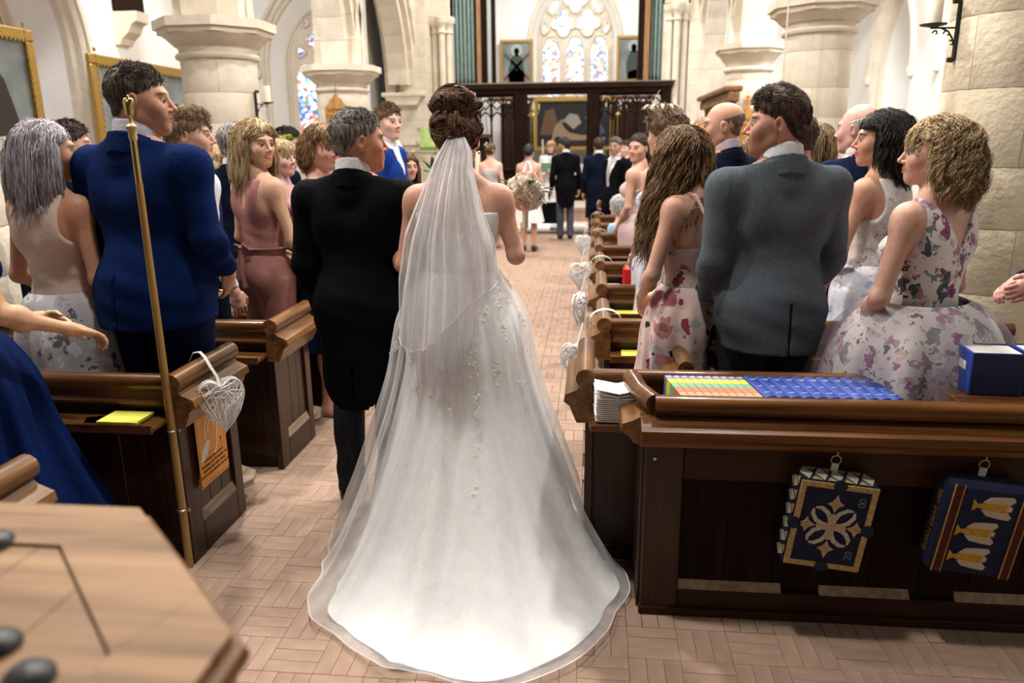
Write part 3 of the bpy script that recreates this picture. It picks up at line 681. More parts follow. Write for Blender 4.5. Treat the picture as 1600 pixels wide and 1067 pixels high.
# ---- chancel
wall('wall_chancel_east',mC,-3.2,1.9,0,8,[(-.55,1.32,2.3,4.55,.9)])
z3=24
sh=[(lancet(-.55+d,.30,2.55,4.45,.14),G_F) for d in (-.72,0,.72)]+[(foil(-.55-.36,5.22,.36,4,.28,PI/2*0),G_E),(foil(-.55+.36,5.22,.36,4,.28),G_E),(foil(-.55,5.86,.34,4,.28),G_E),(foil(-1.46,5.10,.15,3,.2,sx=.7,sz=1.3),G_E),(foil(.36,5.10,.15,3,.2,sx=.7,sz=1.3),G_E),(foil(-1.18,5.68,.22,2,.2,sx=.6,sz=1.2,tilt=-.6),G_E),(foil(.08,5.68,.22,2,.2,sx=.6,sz=1.2,tilt=.6),G_E)]
window(mC,-.55,1.32,2.3,4.55,.9,.35,1.12,4.6,G_E,sh)
link('wall_chancel_left',Me().box(-3.3,-3.2,17.2,24.1,0,8),PLASTER,kind='structure'); link('wall_chancel_right',Me().box(1.9,2.0,17.2,24.1,0,8),PLASTER,kind='structure')
# ---- stone block helpers
def curved_block(r,a0,a1,z0,z1,seg=4,dep=.08,g=.0015):
    o=Me(); n=seg+1; ga=g/r; V=[]
    for (rr,zz,ga_,gz) in ((r-dep,0,0,0),):
        pass
    for zz in (z0+g,z0+g+.006,z1-g-.006,z1-g):
        e=0 if zz in (z0+g,z1-g) else .005
        for i in range(n):
            a=a0+ga+(a1-a0-2*ga)*i/seg; V.append(((r-.002+e*.4)*math.cos(a),(r-.002+e*.4)*math.sin(a),zz))
    for zz in (z0+g,z1-g):
        for i in range(n):
            a=a0+ga+(a1-a0-2*ga)*i/seg; V.append(((r-dep)*math.cos(a),(r-dep)*math.sin(a),zz))
    F=[(j*n+i,j*n+i+1,(j+1)*n+i+1,(j+1)*n+i) for j in range(3) for i in range(seg)]
    F+=[(4*n+i,4*n+i+1,i+1,i) for i in range(seg)]+[(3*n+i,3*n+i+1,5*n+i+1,5*n+i) for i in range(seg)]+[(0,n,2*n,3*n,5*n,4*n),(n-1,2*n-1,3*n-1,4*n-1,6*n-1,5*n-1)]
    return o.add(V,F)
def column(x,y,r,zr,za,label,m=STONE,course=.34,zlow=0,octr=None,top=True):
    c=empty('column',(x,y,0),label=label,cat='column',group=None)
    link('core',Me().lathe([(r-.012,0),(r-.012,zr)],n=28),MORT,c,True)
    z=zlow; k=0
    while z<zr-.05:
        z1=min(z+course*(.85+.3*((k*37%10)/10)),zr)
        if zr-z1<.12: z1=zr
        nb=4; a=k*.73
        for i in range(nb):
            w_=2*PI/nb; o=link('stone',curved_block(r,a+i*w_,a+(i+1)*w_,z,z1,6),m,c,True)
        z=z1; k+=1
    link('base_moulding',Me().lathe([(r+.16,0),(r+.16,.12),(r+.10,.16),(r+.12,.2),(r+.05,.26),(r,.3)],n=28),m,c,True)
    if top:
        ro=octr or r*1.42
        link('necking_ring',Me().lathe([(r,zr-.03),(r+.035,zr-.015),(r+.045,zr+.01),(r+.03,zr+.035),(r,zr+.045)],n=28),m,c,True)
        link('capital_bell',Me().lathe([(r-.005,zr+.04),(r+.01,zr+.10),(r+.04,(zr+za)/2),(ro-.05,za-.04),(ro-.01,za-.01),(ro-.01,za)],n=28),m,c,True)
        ab=Me(); 
        for rr,z0_,z1_ in ((ro*1.02,za,za+.05),(ro*1.09,za+.05,za+.14)):
            ab.prism([(rr*math.cos(PI/8+i*PI/4)/math.cos(PI/8)*.96,rr*math.sin(PI/8+i*PI/4)/math.cos(PI/8)*.96) for i in range(8)],z0_,z1_,'z')
        link('abacus',ab,m,c)
    return c
column(-4.03,8.3,.39,2.66,2.88,'pale round stone column nearest on the left aisle, with scrolled candle bracket')
column(-4.03,12.5,.40,2.59,2.82,'round stone column on the left behind the hymns board')
column(2.47,9.2,.36,2.88,3.07,'round stone column on the right behind the grey-suited man')
column(2.47,13.1,.35,2.83,3.08,'round stone column on the right behind the psalms board')
column(2.60,5.25,.39,3.4,3.7,'thick buff stone pillar at the right edge of the picture',STONE2,.42)
column(-4.03,4.3,.39,2.66,2.88,'pale round stone column out at the far left beside the camera side')
def varch(name,label,x,ya,yb,zs,k,orders,m=STONE):
    """pointed arcade arch in the plane x; voussoirs as stones. orders=[(half thickness, r0, r1)] offsets outward"""
    A=empty(name,(x,0,0),label=label,cat='arch'); hw=(yb-ya)/2; yc=(ya+yb)/2; Rr=2*hw*k
    for ht,q0,q1 in orders:
        for sg in (-1,1):
            cy=yc+sg*(Rr-hw)*1  # centre for the half on the other side
            amax=math.acos((Rr-hw)/Rr); ns=9
            for i in range(ns):
                a0=amax*i/ns+.001; a1=amax*(i+1)/ns-.001; V=[]
                for a in (a0,a1):
                    for rr in (Rr+q0,Rr+q1):
                        for xx in (-ht,ht): V.append((xx,yc-sg*(rr*math.cos(a)-(Rr-hw)),zs+rr*math.sin(a)))
                link('stone',Me().add(V,[(0,1,3,2),(4,6,7,5),(0,4,5,1),(2,3,7,6),(0,2,6,4),(1,5,7,3)]),m,A)
    # spandrel wall above the outer order
    o=Me(); q=orders[-1][2]-.02; ht=orders[-1][0]-.03; n=20; top=7.0
    for s_ in (-ht,ht):
        P_=[]
        for i in range(-n,n+1):
            u=hw*1.25*i/n; aa=(abs(u)+Rr-hw); zz=zs+math.sqrt(max(0,(Rr+q)**2-aa**2)) if aa<Rr+q else zs
            P_.append((yc+u,zz))
        for (a,za),(b,zb) in zip(P_[:-1],P_[1:]): o.add([(s_,a,za),(s_,b,zb),(s_,b,top),(s_,a,top)],[(0,1,2,3)])
    link('spandrel',o,PLASTER,A)
    return A
ORD=[(.20,0,.20),(.30,.18,.38),(.36,.34,.50)]
varch('arcade_arch','pointed stone arch springing leftmost above the nearest left column',-4.03,4.6,8.0,2.98,.62,ORD)
varch('arcade_arch','pointed stone arch between the two left nave columns',-4.03,8.6,12.2,2.98,.62,ORD)
varch('arcade_arch','pointed stone arch framing the crucifix on the left',-4.03,12.8,16.2,2.95,.62,ORD)
varch('arcade_arch','pointed stone arch between the right pillar and the next column',2.47,5.55,8.9,3.2,.62,ORD)
varch('arcade_arch','pointed stone arch between the two right nave columns',2.47,9.5,12.8,3.2,.62,ORD)
varch('arcade_arch','pointed stone arch beside the chancel on the right',2.47,13.4,16.9,3.2,.62,ORD)
# respond piers, chancel arch wall built of ashlar blocks
def ashlar(name,label,x0,x1,y0,y1,z0,z1,course=.32,bl=.5,m=STONE,par=None):
    A=empty(name,label=label,cat='pier'); link('core',Me().box(x0+.012,x1-.012,y0+.012,y1-.012,z0,z1),MORT,A)
    z=z0;k=0
    while z<z1-.02:
        zt=min(z+course,z1); x=x0; off=(k%2)*bl*.5
        xs=[x0]+[x0+off+i*bl for i in range(1 if off==0 else 0,20) if x0+.1<x0+off+i*bl<x1-.1]+[x1]
        for a,b in zip(xs[:-1],xs[1:]): link('stone',Me().box(a+.0012,b-.0012,y0,y1,z+.0012,zt-.0012,.004),m,A)
        z=zt;k+=1
    return A
ashlar('pier','stone pier beside the chancel arch on the left, carrying a crucifix',-4.35,-3.45,16.4,17.3,0,6.6)
ashlar('pier','stone pier beside the chancel arch on the right',1.95,2.85,16.9,17.5,0,6.6)
link('impost',Me().box(-4.4,-3.5,16.22,16.42,2.72,2.80,.01).prism([(-4.35,2.72),(-3.55,2.72),(-3.65,2.55),(-4.25,2.55)],16.25,16.42,'y'),STONE,tag(empty('corbel_shelf',label='stone impost shelf below the crucifix',cat='corbel')))
for nm,xs,zc in (('left',(-3.36,-3.20,-3.07),4.22),('right',(1.56,1.70,1.86),4.36)):
    c=empty('respond',label='cluster of slim stone shafts at the %s of the chancel arch'%nm,cat='column')
    for i,x in enumerate(xs):
        y=16.85+.1*abs(i-1); link('shaft',Me().lathe([(.12,0),(.12,.2),(.075,.26),(.07,zc-.2)],(x,y),12),STONE,c,True)
        link('capital',Me().lathe([(.07,zc-.22),(.10,zc-.20),(.085,zc-.16),(.08,zc-.1),(.13,zc-.03),(.15,zc),(.15,zc+.1),(.12,zc+.12)],(x,y),12),STONE,c,True)
    link('backing',Me().box(xs[0]-.12,xs[2]+.05,16.95,17.3,0,6.8),STONE,c)
    link('arch_spring',Me().box(xs[0]-.12,xs[2]+.05,16.8,17.3,zc+.1,6.8,.02),STONE,c)
link('wall_nave_left_upper',Me().box(-4.2,-3.45,14.0,14.1,5.5,7),PLASTER,kind='structure')
# ceiling timber bracket on the left wall
b=empty('roof_bracket',(-6.2,0,0),label='dark timber roof bracket on a carved stone corbel high on the left wall',cat='bracket')
link('timber',Me().box(0,.30,9.95,10.20,3.45,5.5,.01),W_D,b); link('corbel',Me().prism([(0,3.45),(.34,3.45),(.32,3.33),(.25,3.30),(.2,3.2),(.1,3.12),(.06,3.05),(0,3.05)],9.93,10.22,'y'),STONE,b)
# ---------------------------------------------------------------- pews
def capprof(o):  # x,z outline of the end capping, o=+1 outward to +x
    return [(o*a,b) for a,b in ((-.020,-.028),(.012,-.028),(.035,-.050),(.082,-.070),(.088,-.100),(.064,-.118),(.052,-.150),(.034,-.190),(-.034,-.190),(-.034,-.05))]
def pew(label,xe,xf,y0,side,group,rail=.85,depth=.50,shelf=True,detail=2,depth_end=None):
    """side +1: pew on the left of the aisle (end faces +x)"""
    p=empty('pew',(xe,y0,0),label=label,cat='pew',group=group); o=side; L=abs(xf-xe); a,b=(-L,-.03) if o>0 else (.03,L)
    bx=lambda *q,**k: Me().box(*q,**k)
    e0,e1=sorted((-.035*o,.0)); D=depth_end or depth
    # back
    n=max(4,int(L/.26)); wd=(b-a)/n
    for i in range(n): link('board',bx(a+i*wd+.0015,a+(i+1)*wd-.0015,.0+.0015*(i%2),.022,.06,rail-.06,b=.003),W_D if False else W_Z,p)
    link('top_rail',Me().tube([(a,.0,rail-.035),(b,.0,rail-.035)],.036,14),W_X,p,True)
    link('rail_bead',Me().prism([(-.022,rail-.062),(.022,rail-.062),(.022,rail-.125),(-.028,rail-.125),(-.034,rail-.112),(-.024,rail-.098),(-.022,rail-.08)],a,b,'x'),W_X,p)
    link('skirting',bx(a,b,-.006,.03,.0,.07,b=.004),W_DX,p)
    if shelf:
        link('book_shelf',bx(a,b,-.16,.0,.655,.675,b=.004),W_X,p); link('shelf_lip',bx(a,b,-.168,-.155,.650,.690,b=.004),W_X,p)
    link('seat',bx(a,b,.02,.30,.42,.45,b=.008),W_X,p)
    # bench end
    zt=rail-.05
    link('end_stile',bx(e0,e1,-.035,.075,0,zt,b=.004),W_Z,p); link('end_stile',bx(e0,e1,D-.105,D-.03,0,zt,b=.004),W_Z,p)
    link('end_rail',bx(e0,e1,.0751,D-.1051,zt-.17,zt,b=.004),W_Z,p); link('end_rail',bx(e0,e1,.0751,D-.1051,0,.15,b=.004),W_Z,p)
    m0,m1=.0755,D-.1055; k=3; w3=(m1-m0)/k; r0,r1=sorted((-.030*o,-.016*o))
    for i in range(k): link('end_board',bx(r0,r1,m0+i*w3+.001,m0+(i+1)*w3-.001,.15,zt-.17,b=.003),W_Z,p)
    link('panel_sill',Me().prism([(0.0,.15),(-.018*o,.15),(-.018*o,.20)] if True else [],m0,m1,'y'),W_W,p)
    link('end_roll',Me().tube([(-.0*o,-.05,rail-.028),(-.0*o,D-.02,rail-.028)],.040,14),W_Y,p,True)
    cp=Me(); cp.prism([(x-.0*o,z+rail-.03) for x,z in capprof(o)],-.04,D-.03,'y'); link('end_capping',cp,W_Y,p)
    return p
LP=[(1.47,'near left pew cut by the picture edge, just behind the font cover'),(2.80,'left pew with the orange hearing-loop sign on its end'),(3.78,'left pew with bare panelled end, behind the sign pew'),(4.76,'third left pew, with a small white notice on its back'),(5.74,'fourth left pew, behind the woman in rose'),(6.72,'fifth left pew, hidden behind the father'),(7.70,'sixth left pew before the pulpit')]
for i,(y,lb) in enumerate(LP): pew(lb,-1.68,-3.52,y,1,'pews on the left of the aisle')
RP=[(2.96,'front right pew with a tall stack of folded papers on its ledge'),(3.93,'second right pew, tied with a pale green ribbon'),(4.92,'third right pew, with a wicker heart at its end'),(5.91,'fourth right pew, with the red clutch bag'),(6.89,'fifth right pew along the aisle'),(7.87,'sixth right pew beside the girl in pale pink'),(8.85,'seventh right pew beside the seated white-haired guest'),(9.83,'eighth and farthest right pew, with a ribbon loop')]
for i,(y,lb) in enumerate(RP): pew(lb,(-.01 if i==0 else .08),2.12,y,-1,'pews on the right of the aisle',rail=.86 if i==0 else .85)
# front right desk (pew frontal)
d=empty('book_desk',(.21,2.60,0),label='dark panelled pew front with two tapestry kneelers hung on it',cat='desk')
bx=lambda *q,**k: Me().box(*q,**k)
link('top_roll',Me().tube([(.03,.0,.838),(2.4,.0,.838)],.037,16),W_X,d,True)
link('return_roll',Me().tube([(.03,.0,.842),(-.015,.12,.845),(-.04,.28,.85)],.036,16),W_X,d,True)
link('moulding',Me().prism([(.02,.80),(-.022,.798),(-.05,.782),(-.092,.770),(-.098,.742),(-.07,.722),(-.058,.70),(-.03,.688),(.02,.688)],-.02,2.4,'x'),W_X,d)
link('return_moulding',Me().prism([(.02,.80),(-.022,.798),(-.05,.782),(-.085,.770),(-.09,.742),(-.06,.722),(-.045,.70),(-.02,.688),(.02,.688)],-.02,.30,'y'),W_Y,d)
link('stile',bx(0,.14,-.02,.02,0,.70,b=.004),W_Z,d); link('rail',bx(.14,2.4,-.018,.02,.56,.70,b=.003),W_DX,d); link('rail',bx(.14,2.4,-.018,.02,0,.11,b=.003),W_DX,d)
link('plinth',bx(-.005,2.4,-.03,.0,0,.035,b=.004),W_DX,d); link('corner_post',bx(-.012,.02,.02,.30,0,.70,b=.004),W_Z,d)
for i in range(13): link('board',bx(.14+i*.174+.0008,.14+(i+1)*.174-.0008,.004,.018,.10,.57,b=.002),W_D,d)
for a,b_ in ((.14,.52),(.66,.98),(1.14,1.6)): link('panel_sill',Me().prism([(-.018,.11),(.004,.11),(.004,.14)],a,b_,'x'),W_W,d)
link('trough',bx(.03,2.4,.02,.34,.72,.735),W_DX,d)
_sc=link('screw_head',Me().lathe([(0,0),(.007,.001),(.006,.003),(0,.004)],(0,0),10),mat('steel',(.5,.48,.45),.35,metal=1),d,True); _sc.location=(.035,-.022,.64); _sc.rotation_euler=(R(90),0,0)
# inner pew end seen over the rail
q=empty('pew_end',(.42,3.28,0),label='short slanted pew end top rising behind the front right rail',cat='pew end')
link('end_roll',Me().tube([(0,-.10,.80),(0,.25,.80)],.034,14),W_Y,q,True); link('end_capping',Me().prism([(x,z+.80) for x,z in capprof(-1)],-.09,.24,'y'),W_Y,q); link('end_board',bx(-.02,.02,-.08,.22,0,.64,b=.004),W_Z,q)
# pew floor step timbers between the left pews
for y,lb in ((3.25,'worn rounded footboard behind the sign pew'),(4.22,'worn rounded footboard beside the bare panelled pew end')):
    o=link('footboard',Me().prism([(-2.9,y+.0),(-1.78,y+.0),(-1.70,y+.03),(-1.67,y+.10),(-1.70,y+.2),(-1.80,y+.26),(-2.9,y+.26)],.10,.13,'z').box(-2.8,-1.85,y+.04,y+.22,0,.10),W_W); tag(o,lb,'footboard')
tag(link('footboard',Me().prism([(-2.9,2.35),(-1.85,2.35),(-1.74,2.40),(-1.72,2.5),(-1.8,2.58),(-2.9,2.6)],.10,.13,'z').box(-2.8,-1.9,2.4,2.55,0,.10),W_W),'worn rounded footboard at the base of the brass-topped staff','footboard')
# ---------------------------------------------------------------- props on the pews
WHITE=mat('white_paper',(.80,.79,.78),.8); YEL=mat('yellow_paper',(.80,.78,.10),.7)
BRASS=mat('brass',(.50,.36,.14),.28,metal=1,bump=.1,bscale=30); OAK=wood('staff',(.22,.12,.03),(.40,.24,.07),.35,2,.3)
IRON=mat('black_iron',(.012,.012,.013),.5,bump=.3,bscale=60)
# churchwarden's staff
s=empty('staff',(-1.695,2.745,0),label='long wooden warden staff with a brass mitre top clamped to the left pew end',cat='staff')
link('shaft',Me().tube([(0,0,0),(0,0,.6),(0,0,1.62)],[.017,.0165,.013],16),OAK,s,True)
link('ferrule',Me().tube([(0,0,1.62),(0,0,1.79)],[.0125,.012],16),BRASS,s,True); link('ferrule_ring',Me().tube([(0,0,1.675),(0,0,1.68)],.0135,16),BRASS,s,True)
link('collar',Me().lathe([(.0,1.775),(.014,1.775),(.016,1.79),(.014,1.80),(.02,1.815),(.021,1.825),(.012,1.833),(.007,1.84),(.007,1.865),(0,1.865)],n=18),mat('boxwood',(.50,.36,.16),.35),s,True)
V,F=surf([cone((0,0,1.868),(0,0,1.90),.014,.017,.006),ell((-.007,0,1.905),(.012,.012,.022),.005,roty(R(-18))),ell((.007,0,1.905),(.012,.012,.022),.005,roty(R(18))),cone((0,0,1.92),(0,0,1.932),.005,.004,.004)],.0025,pad=.006)
link('mitre_finial',npmesh('mitre_finial',V,F),BRASS,s)
for z in (.625,.27): link('clamp',Me().tube([(.019*math.cos(a),.019*math.sin(a),z) for a in np.linspace(0,5.8,12)],.004,6).box(.018,.034,-.004,.004,z-.006,z+.006),mat('steel',(.5,.48,.45),.35,metal=1),s,True)
# hearing loop sign
sg=empty('hearing_loop_sign',(-1.664,2.985,.475),label='orange hearing loop sign with an ear symbol on the left pew end',cat='sign')
ORG=mat('sign_orange',(.75,.27,.008),.35); BLK=mat('black_print',(.02,.012,.005),.6)
link('plate',bx(0,.004,-.125,.125,-.17,.17,b=.001),ORG,sg)
def flat(pts,x,w,name,m,closed=False):  # polyline as flat strip in the yz plane
    link(name,Me().tube([(x,a,b) for a,b in pts],w,6,closed=closed,flat=.12,up=(1,0,0)),m,sg)
flat([(-.115,.155),(.105,.155),(.105,-.035),(-.115,-.035)],.0045,.0012,'border_line',BLK,True); flat([(-.10,-.158),(.10,-.158)],.0045,.0012,'border_line',BLK)
flat([(-.055,.035),(-.058,.08),(-.04,.122),(-.005,.14),(.03,.13),(.048,.10),(.05,.06),(.035,.0),(.03,-.03),(.015,-.048),(0,-.045)],.0048,.006,'ear_outline',WHITE)
flat([(-.03,.06),(-.028,.09),(-.005,.108),(.02,.10),(.03,.08),(.03,.055)],.0048,.005,'ear_outline',WHITE)
link('slash',Me().prism([(-.105,-.04),(-.098,-.012),(-.055,.03),(-.018,.02),(-.055,-.035),(-.10,-.06)][0:6],.004,.0052,'x'),WHITE,sg)
MX=Matrix(((0,0,1,0),(1,0,0,0),(0,1,0,0),(0,0,0,1)))
def text(body,size,mtx,m,par,name='lettering',depth=.0004,loc=(0,0,0),align='CENTER'):
    me=textmesh(body,size,depth,align); me.transform(Matrix.Translation(loc)@mtx); o=link(name,me,m,par); return o
text('T',.035,MX,BLK,sg,loc=(.005,.075,-.012))
for i,t in enumerate(('AN INDUCTION LOOP IS','PROVIDED FOR THE BENEFIT OF','HEARING AID USERS. PLEASE','SWITCH YOUR HEARING AID TO \'T\'')): text(t,.0155,MX,BLK,sg,loc=(.005,0,-.058-i*.022))
for a in (-.118,.118): link('pin',Me().lathe([(0,0),(.004,0),(.003,.002),(0,.003)],(0,0),8),IRON,sg).location=(.004,a,-.162)
# wicker hearts
def heart(label,c,rz,sc=.115,seed=0,rib=None,ribm=WHITE,group='white wicker hearts on the pew ends'):
    rg=np.random.default_rng(seed); h=empty('wicker_heart',c,rz,label=label,cat='heart',group=group)
    def hp(t,k=1.,y=0): 
        x=16*math.sin(t)**3; z=13*math.cos(t)-5*math.cos(2*t)-2*math.cos(3*t)-math.cos(4*t)
        return np.array([x/16*k*sc*.86,y,(z/16*k)*sc*1.2])
    o=Me(); W_=mat('white_willow',(.78,.76,.74),.6,bump=.3,bscale=80)
    for y in (-.012,.012): o.tube([hp(2*PI*i/40,1,y) for i in range(40)],.0045,5,closed=True)
    hq=[hp(t) for t in np.linspace(0,PI*.5,14)]; hx_=[q[0] for q in hq]; hz_=[q[2] for q in hq]
    link('heart_frame',o,W_,h,True); o=Me()
    for i in range(76):
        a=rg.uniform(0,2*PI); b=a+rg.uniform(1.6,4.2); p0,p1=hp(a),hp(b); ys=.022*(1 if i%2 else -1)
        m_=(p0+p1)/2; pts=[]
        for t in np.linspace(0,1,7):
            p=p0*(1-t)+p1*t; p=p*(1+.10*math.sin(PI*t)); p[2]=min(p[2],float(np.interp(abs(p[0]),hx_,hz_))+.004); p[1]=ys*math.sin(PI*t)*rg.uniform(.8,1.2)+(.012 if i%2 else -.012); pts.append(p)
        o.tube(pts,rg.uniform(.0020,.0032),4)
    link('willow_strands',o,W_,h,True)
    if rib: 
        link('ribbon',Me().tube(rib,.007,6,flat=.18),ribm,h,True)
    return h
x0=-1.585
heart('large white wicker heart hanging over the orange sign',(-1.552,2.905,.70),R(40),.108,1,rib=[(0,0,.05),(0,.03,.10),(-.015,.07,.14),(-.025,.11,.175),(-.035,.15,.19),(-.055,.19,.18),(-.07,.215,.14)] )
hr=[(1.2,None)]
RIB=mat('mint_ribbon',(.50,.68,.55),.6)
HS=[((-.065,3.80,.655),.10,'white wicker heart hanging lowest beside the front right pew'),((-.065,4.80,.72),.10,'white wicker heart second up the right pew ends'),((-.075,5.82,.76),.10,'white wicker heart third up the right pew ends'),((-.075,7.80,.74),.10,'white wicker heart fifth up the right pew ends, small and far')]
for i,(c,sc,lb) in enumerate(HS): heart(lb,c,R(30 if i!=1 else 70),sc,5+i,rib=[(0,0,.06),(.01,-.02,.14),(.02,-.03,.20)])
def loopribbon(label,x,y,z,m,w=.02):
    o=Me(); pts=[(x-.085*math.cos(a)*1.0+.02,y+.0,z+.062*math.sin(a)) for a in np.linspace(-.5,3.4,18)]
    o.tube(pts,w,8,flat=.12,up=(0,0,1)); return tag(link('ribbon',o,m,None,True),label,'ribbon','pew end ribbons')
loopribbon('pale green ribbon looped over the second right pew end',.07,4.1,.80,RIB,.022); loopribbon('pale green ribbon looped over the fourth right pew end',.07,6.0,.82,RIB,.012)
loopribbon('cream ribbon looped over the sixth right pew end',.07,7.95,.82,mat('cream_ribbon',(.62,.6,.5),.6),.012); loopribbon('cream ribbon looped over the farthest right pew end',.07,9.9,.82,MATS['cream_ribbon'],.014)
# stack of papers
st=empty('paper_stack',(.115,2.85,.70),R(3),label='stack of folded white orders of service on the front right ledge',cat='papers')
link('ledge',bx(-.11,.10,-.10,.06,-.03,-.002,b=.004),W_X,st)
for i in range(14):
    dx=RNG.normal(0,.0015); z=.004+i*.0082+(.006 if i==13 else 0); k=.003 if i<12 else .018
    link('folded_sheet',Me().prism([(-.088+dx,z+k),(0+dx,z),(.088+dx,z+k),(.088+dx,z+k+.003),(0+dx,z+.003),(-.088+dx,z+k+.003)],-.085,.05,'y'),WHITE,st)
link('rubber_band',Me().tube([(.0,-.087,.0),(.0,-.087,.118),(0,.05,.118)],.0012,5),mat('band',(.5,.42,.3),.7),st)
# hymn books: spines up in the trough
HB=mat('blue_cloth',(.010,.045,.30),.55,bump=.3,bscale=120); PG=mat('page_block',(.78,.74,.66),.8); GOLD=mat('gilt',(.75,.72,.65),.4)
cols=[('stripe_violet',(.22,.20,.42)),('stripe_yellow',(.70,.66,.10)),('stripe_green',(.20,.42,.26)),('stripe_orange',(.62,.20,.10)),('stripe_buff',(.45,.33,.22))]
CM=[mat(n_,c,.5) for n_,c in cols]
def book(x,w,kind,label,group,y=2.93,L_=.19,tilt=-17):
    b=empty('hymn_book',(x,y,.845),R(tilt) if False else 0,label=label,cat='book',group=group); sh=lambda M_:M_
    S=Matrix(((1,-.26,0,0),(0,1,0,0),(0,0,1,0),(0,0,0,1)))  # book turned in the trough
    Rz=Matrix.Rotation(R(15),4,'Z'); Rx=Matrix.Rotation(R(7),4,'X'); M_=Rz@Rx
    z0=-.105
    if kind=='blue':
        pr=[(-w/2,z0),(-w/2,.004)]+[(w/2*math.sin(t),.004+.006*math.cos(t)) for t in np.linspace(-1.3,1.3,7)]+[(w/2,.004),(w/2,z0)]
        link('cover',Me().prism(pr,-L_,0,'y',M=M_),HB,b)
        for yy,ww in ((-.035,.013),(-.043,.008),(-.10,.010),(-.155,.012)): link('gilt_mark',Me().box(-ww,ww,yy-.0012,yy+.0012,.0085,.0108,M=M_),GOLD,b)
    else:
        link('page_block',Me().box(-w/2+.002,w/2-.002,-L_+.003,-.003,z0,-.002,M=M_),PG,b)
        ys=[0,-.030,-.072,-.112,-.155,-L_]
        for i in range(5): link('spine_band',Me().box(-w/2+.0006,w/2-.0006,ys[i+1],ys[i]-.0003,z0,.004,.001,M=M_),CM[i],b)
        link('title_mark',Me().box(-.010,.010,-.017,-.012,.0035,.0046,M=M_),WHITE,b)
xx=.315
for i in range(10): book(xx+i*.0305,.029,'c','striped songbook number %s from the left, spines yellow, green and orange'%('one two three four five six seven eight nine ten'.split()[i]),'striped songbooks in the trough')
xx=.315+10*.0305+.009
for i in range(11): book(xx+i*.0455,.044,'blue','blue hymn book number %s from the striped songbooks'%('one two three four five six seven eight nine ten eleven'.split()[i]),'blue hymn books in the trough')
for i,(x,lb) in enumerate(((1.452,'large upright blue book standing on the right pew ledge'),(1.64,'second large blue book, cut off by the right picture edge'))):
    b=empty('large_book',(x,2.80,.86),R(-4),label=lb,cat='book',group='large blue books'); BB=mat('deep_blue_cover',(.003,.010,.07),.5,bump=.2,bscale=150)
    link('page_block',bx(-.08,.08,-.065,.065,.004,.150),mat('white_pages',(.82,.82,.80),.7),b); link('front_cover',bx(-.088,.088,-.075,-.066,0,.155,b=.003),BB,b); link('back_cover',bx(-.088,.088,.066,.075,0,.155,b=.003),BB,b); link('spine',bx(-.09,-.081,-.074,.074,0,.155,b=.003),HB,b)
    link('spine_label',bx(-.0915,-.0895,-.03,.03,.08,.11),GOLD,b)
tag(link('book_stand',bx(1.30,1.95,2.66,2.90,.80,.858,b=.004),W_X),'small wooden ledge under the large blue books','shelf')
# kneelers
NAVY=mat('navy_wool',(.004,.007,.035),.95,bump=.6,bscale=350,var=.2,vscale=90); BEI=mat('beige_wool',(.48,.33,.13),.95,bump=.7,bscale=350,var=.25,vscale=120)
GRW=mat('grey_wool',(.50,.50,.42),.95,bump=.6,bscale=350,var=.2,vscale=100); PNK=mat('pink_wool',(.52,.36,.26),.95,bump=.6,bscale=350); TEAL=mat('teal_wool',(.10,.22,.24),.95,bump=.5,bscale=350); DRED=mat('red_wool',(.07,.005,.008),.95,bump=.5,bscale=350,var=.4,vscale=60); YW=mat('gold_wool',(.55,.32,.03),.95,bump=.7,bscale=350,var=.2,vscale=120); ROY=mat('royal_wool',(.002,.007,.045),.95,bump=.6,bscale=350)
STEEL=MATS['steel']
def kneeler(label,x,z,base):
    k=empty('kneeler',(x,2.522,z),label=label,cat='kneeler'); k.rotation_euler=(R(3),R(6),0)
    link('cushion',bx(-.135,.135,-.05,.05,-.17,.17,b=.012),base,k)
    link('hanging_loop',Me().box(-.012,.012,.035,.040,.165,.20),WHITE,k); link('ring',Me().tube([(.017*math.cos(a),.04,.212+.017*math.sin(a)) for a in np.linspace(0,2*PI,16,endpoint=False)],.0022,6,closed=True),BRASS,k,True); link('hook',Me().tube([(0,.055,.235),(0,.04,.24),(0,.036,.23)],.002,5),STEEL,k)
    return k
def pix(poly,name,m,k,y=-.0515,t=.003,ax='y'): link(name,Me().prism(poly,y-t/2,y+t/2,ax),m,k)
k=kneeler('tapestry kneeler with navy field, beige border, cross motif and number 20 00',.845,.455,NAVY)
for a in ((-.13,-.11,-.165,.165),(.11,.13,-.165,.165),(-.11,.11,.145,.165),(-.11,.11,-.165,-.145)): link('border',bx(a[0],a[1],-.054,-.049,a[2],a[3],b=.001),BEI,k)
for x,z in ((0,.158),(0,-.158),(.125,0),(-.125,0)): link('border_notch',Me().prism([(x+.024*math.cos(a),z+.024*math.sin(a)) for a in np.linspace(0,2*PI,8,endpoint=False)],-.0555,-.049,'y'),NAVY,k)
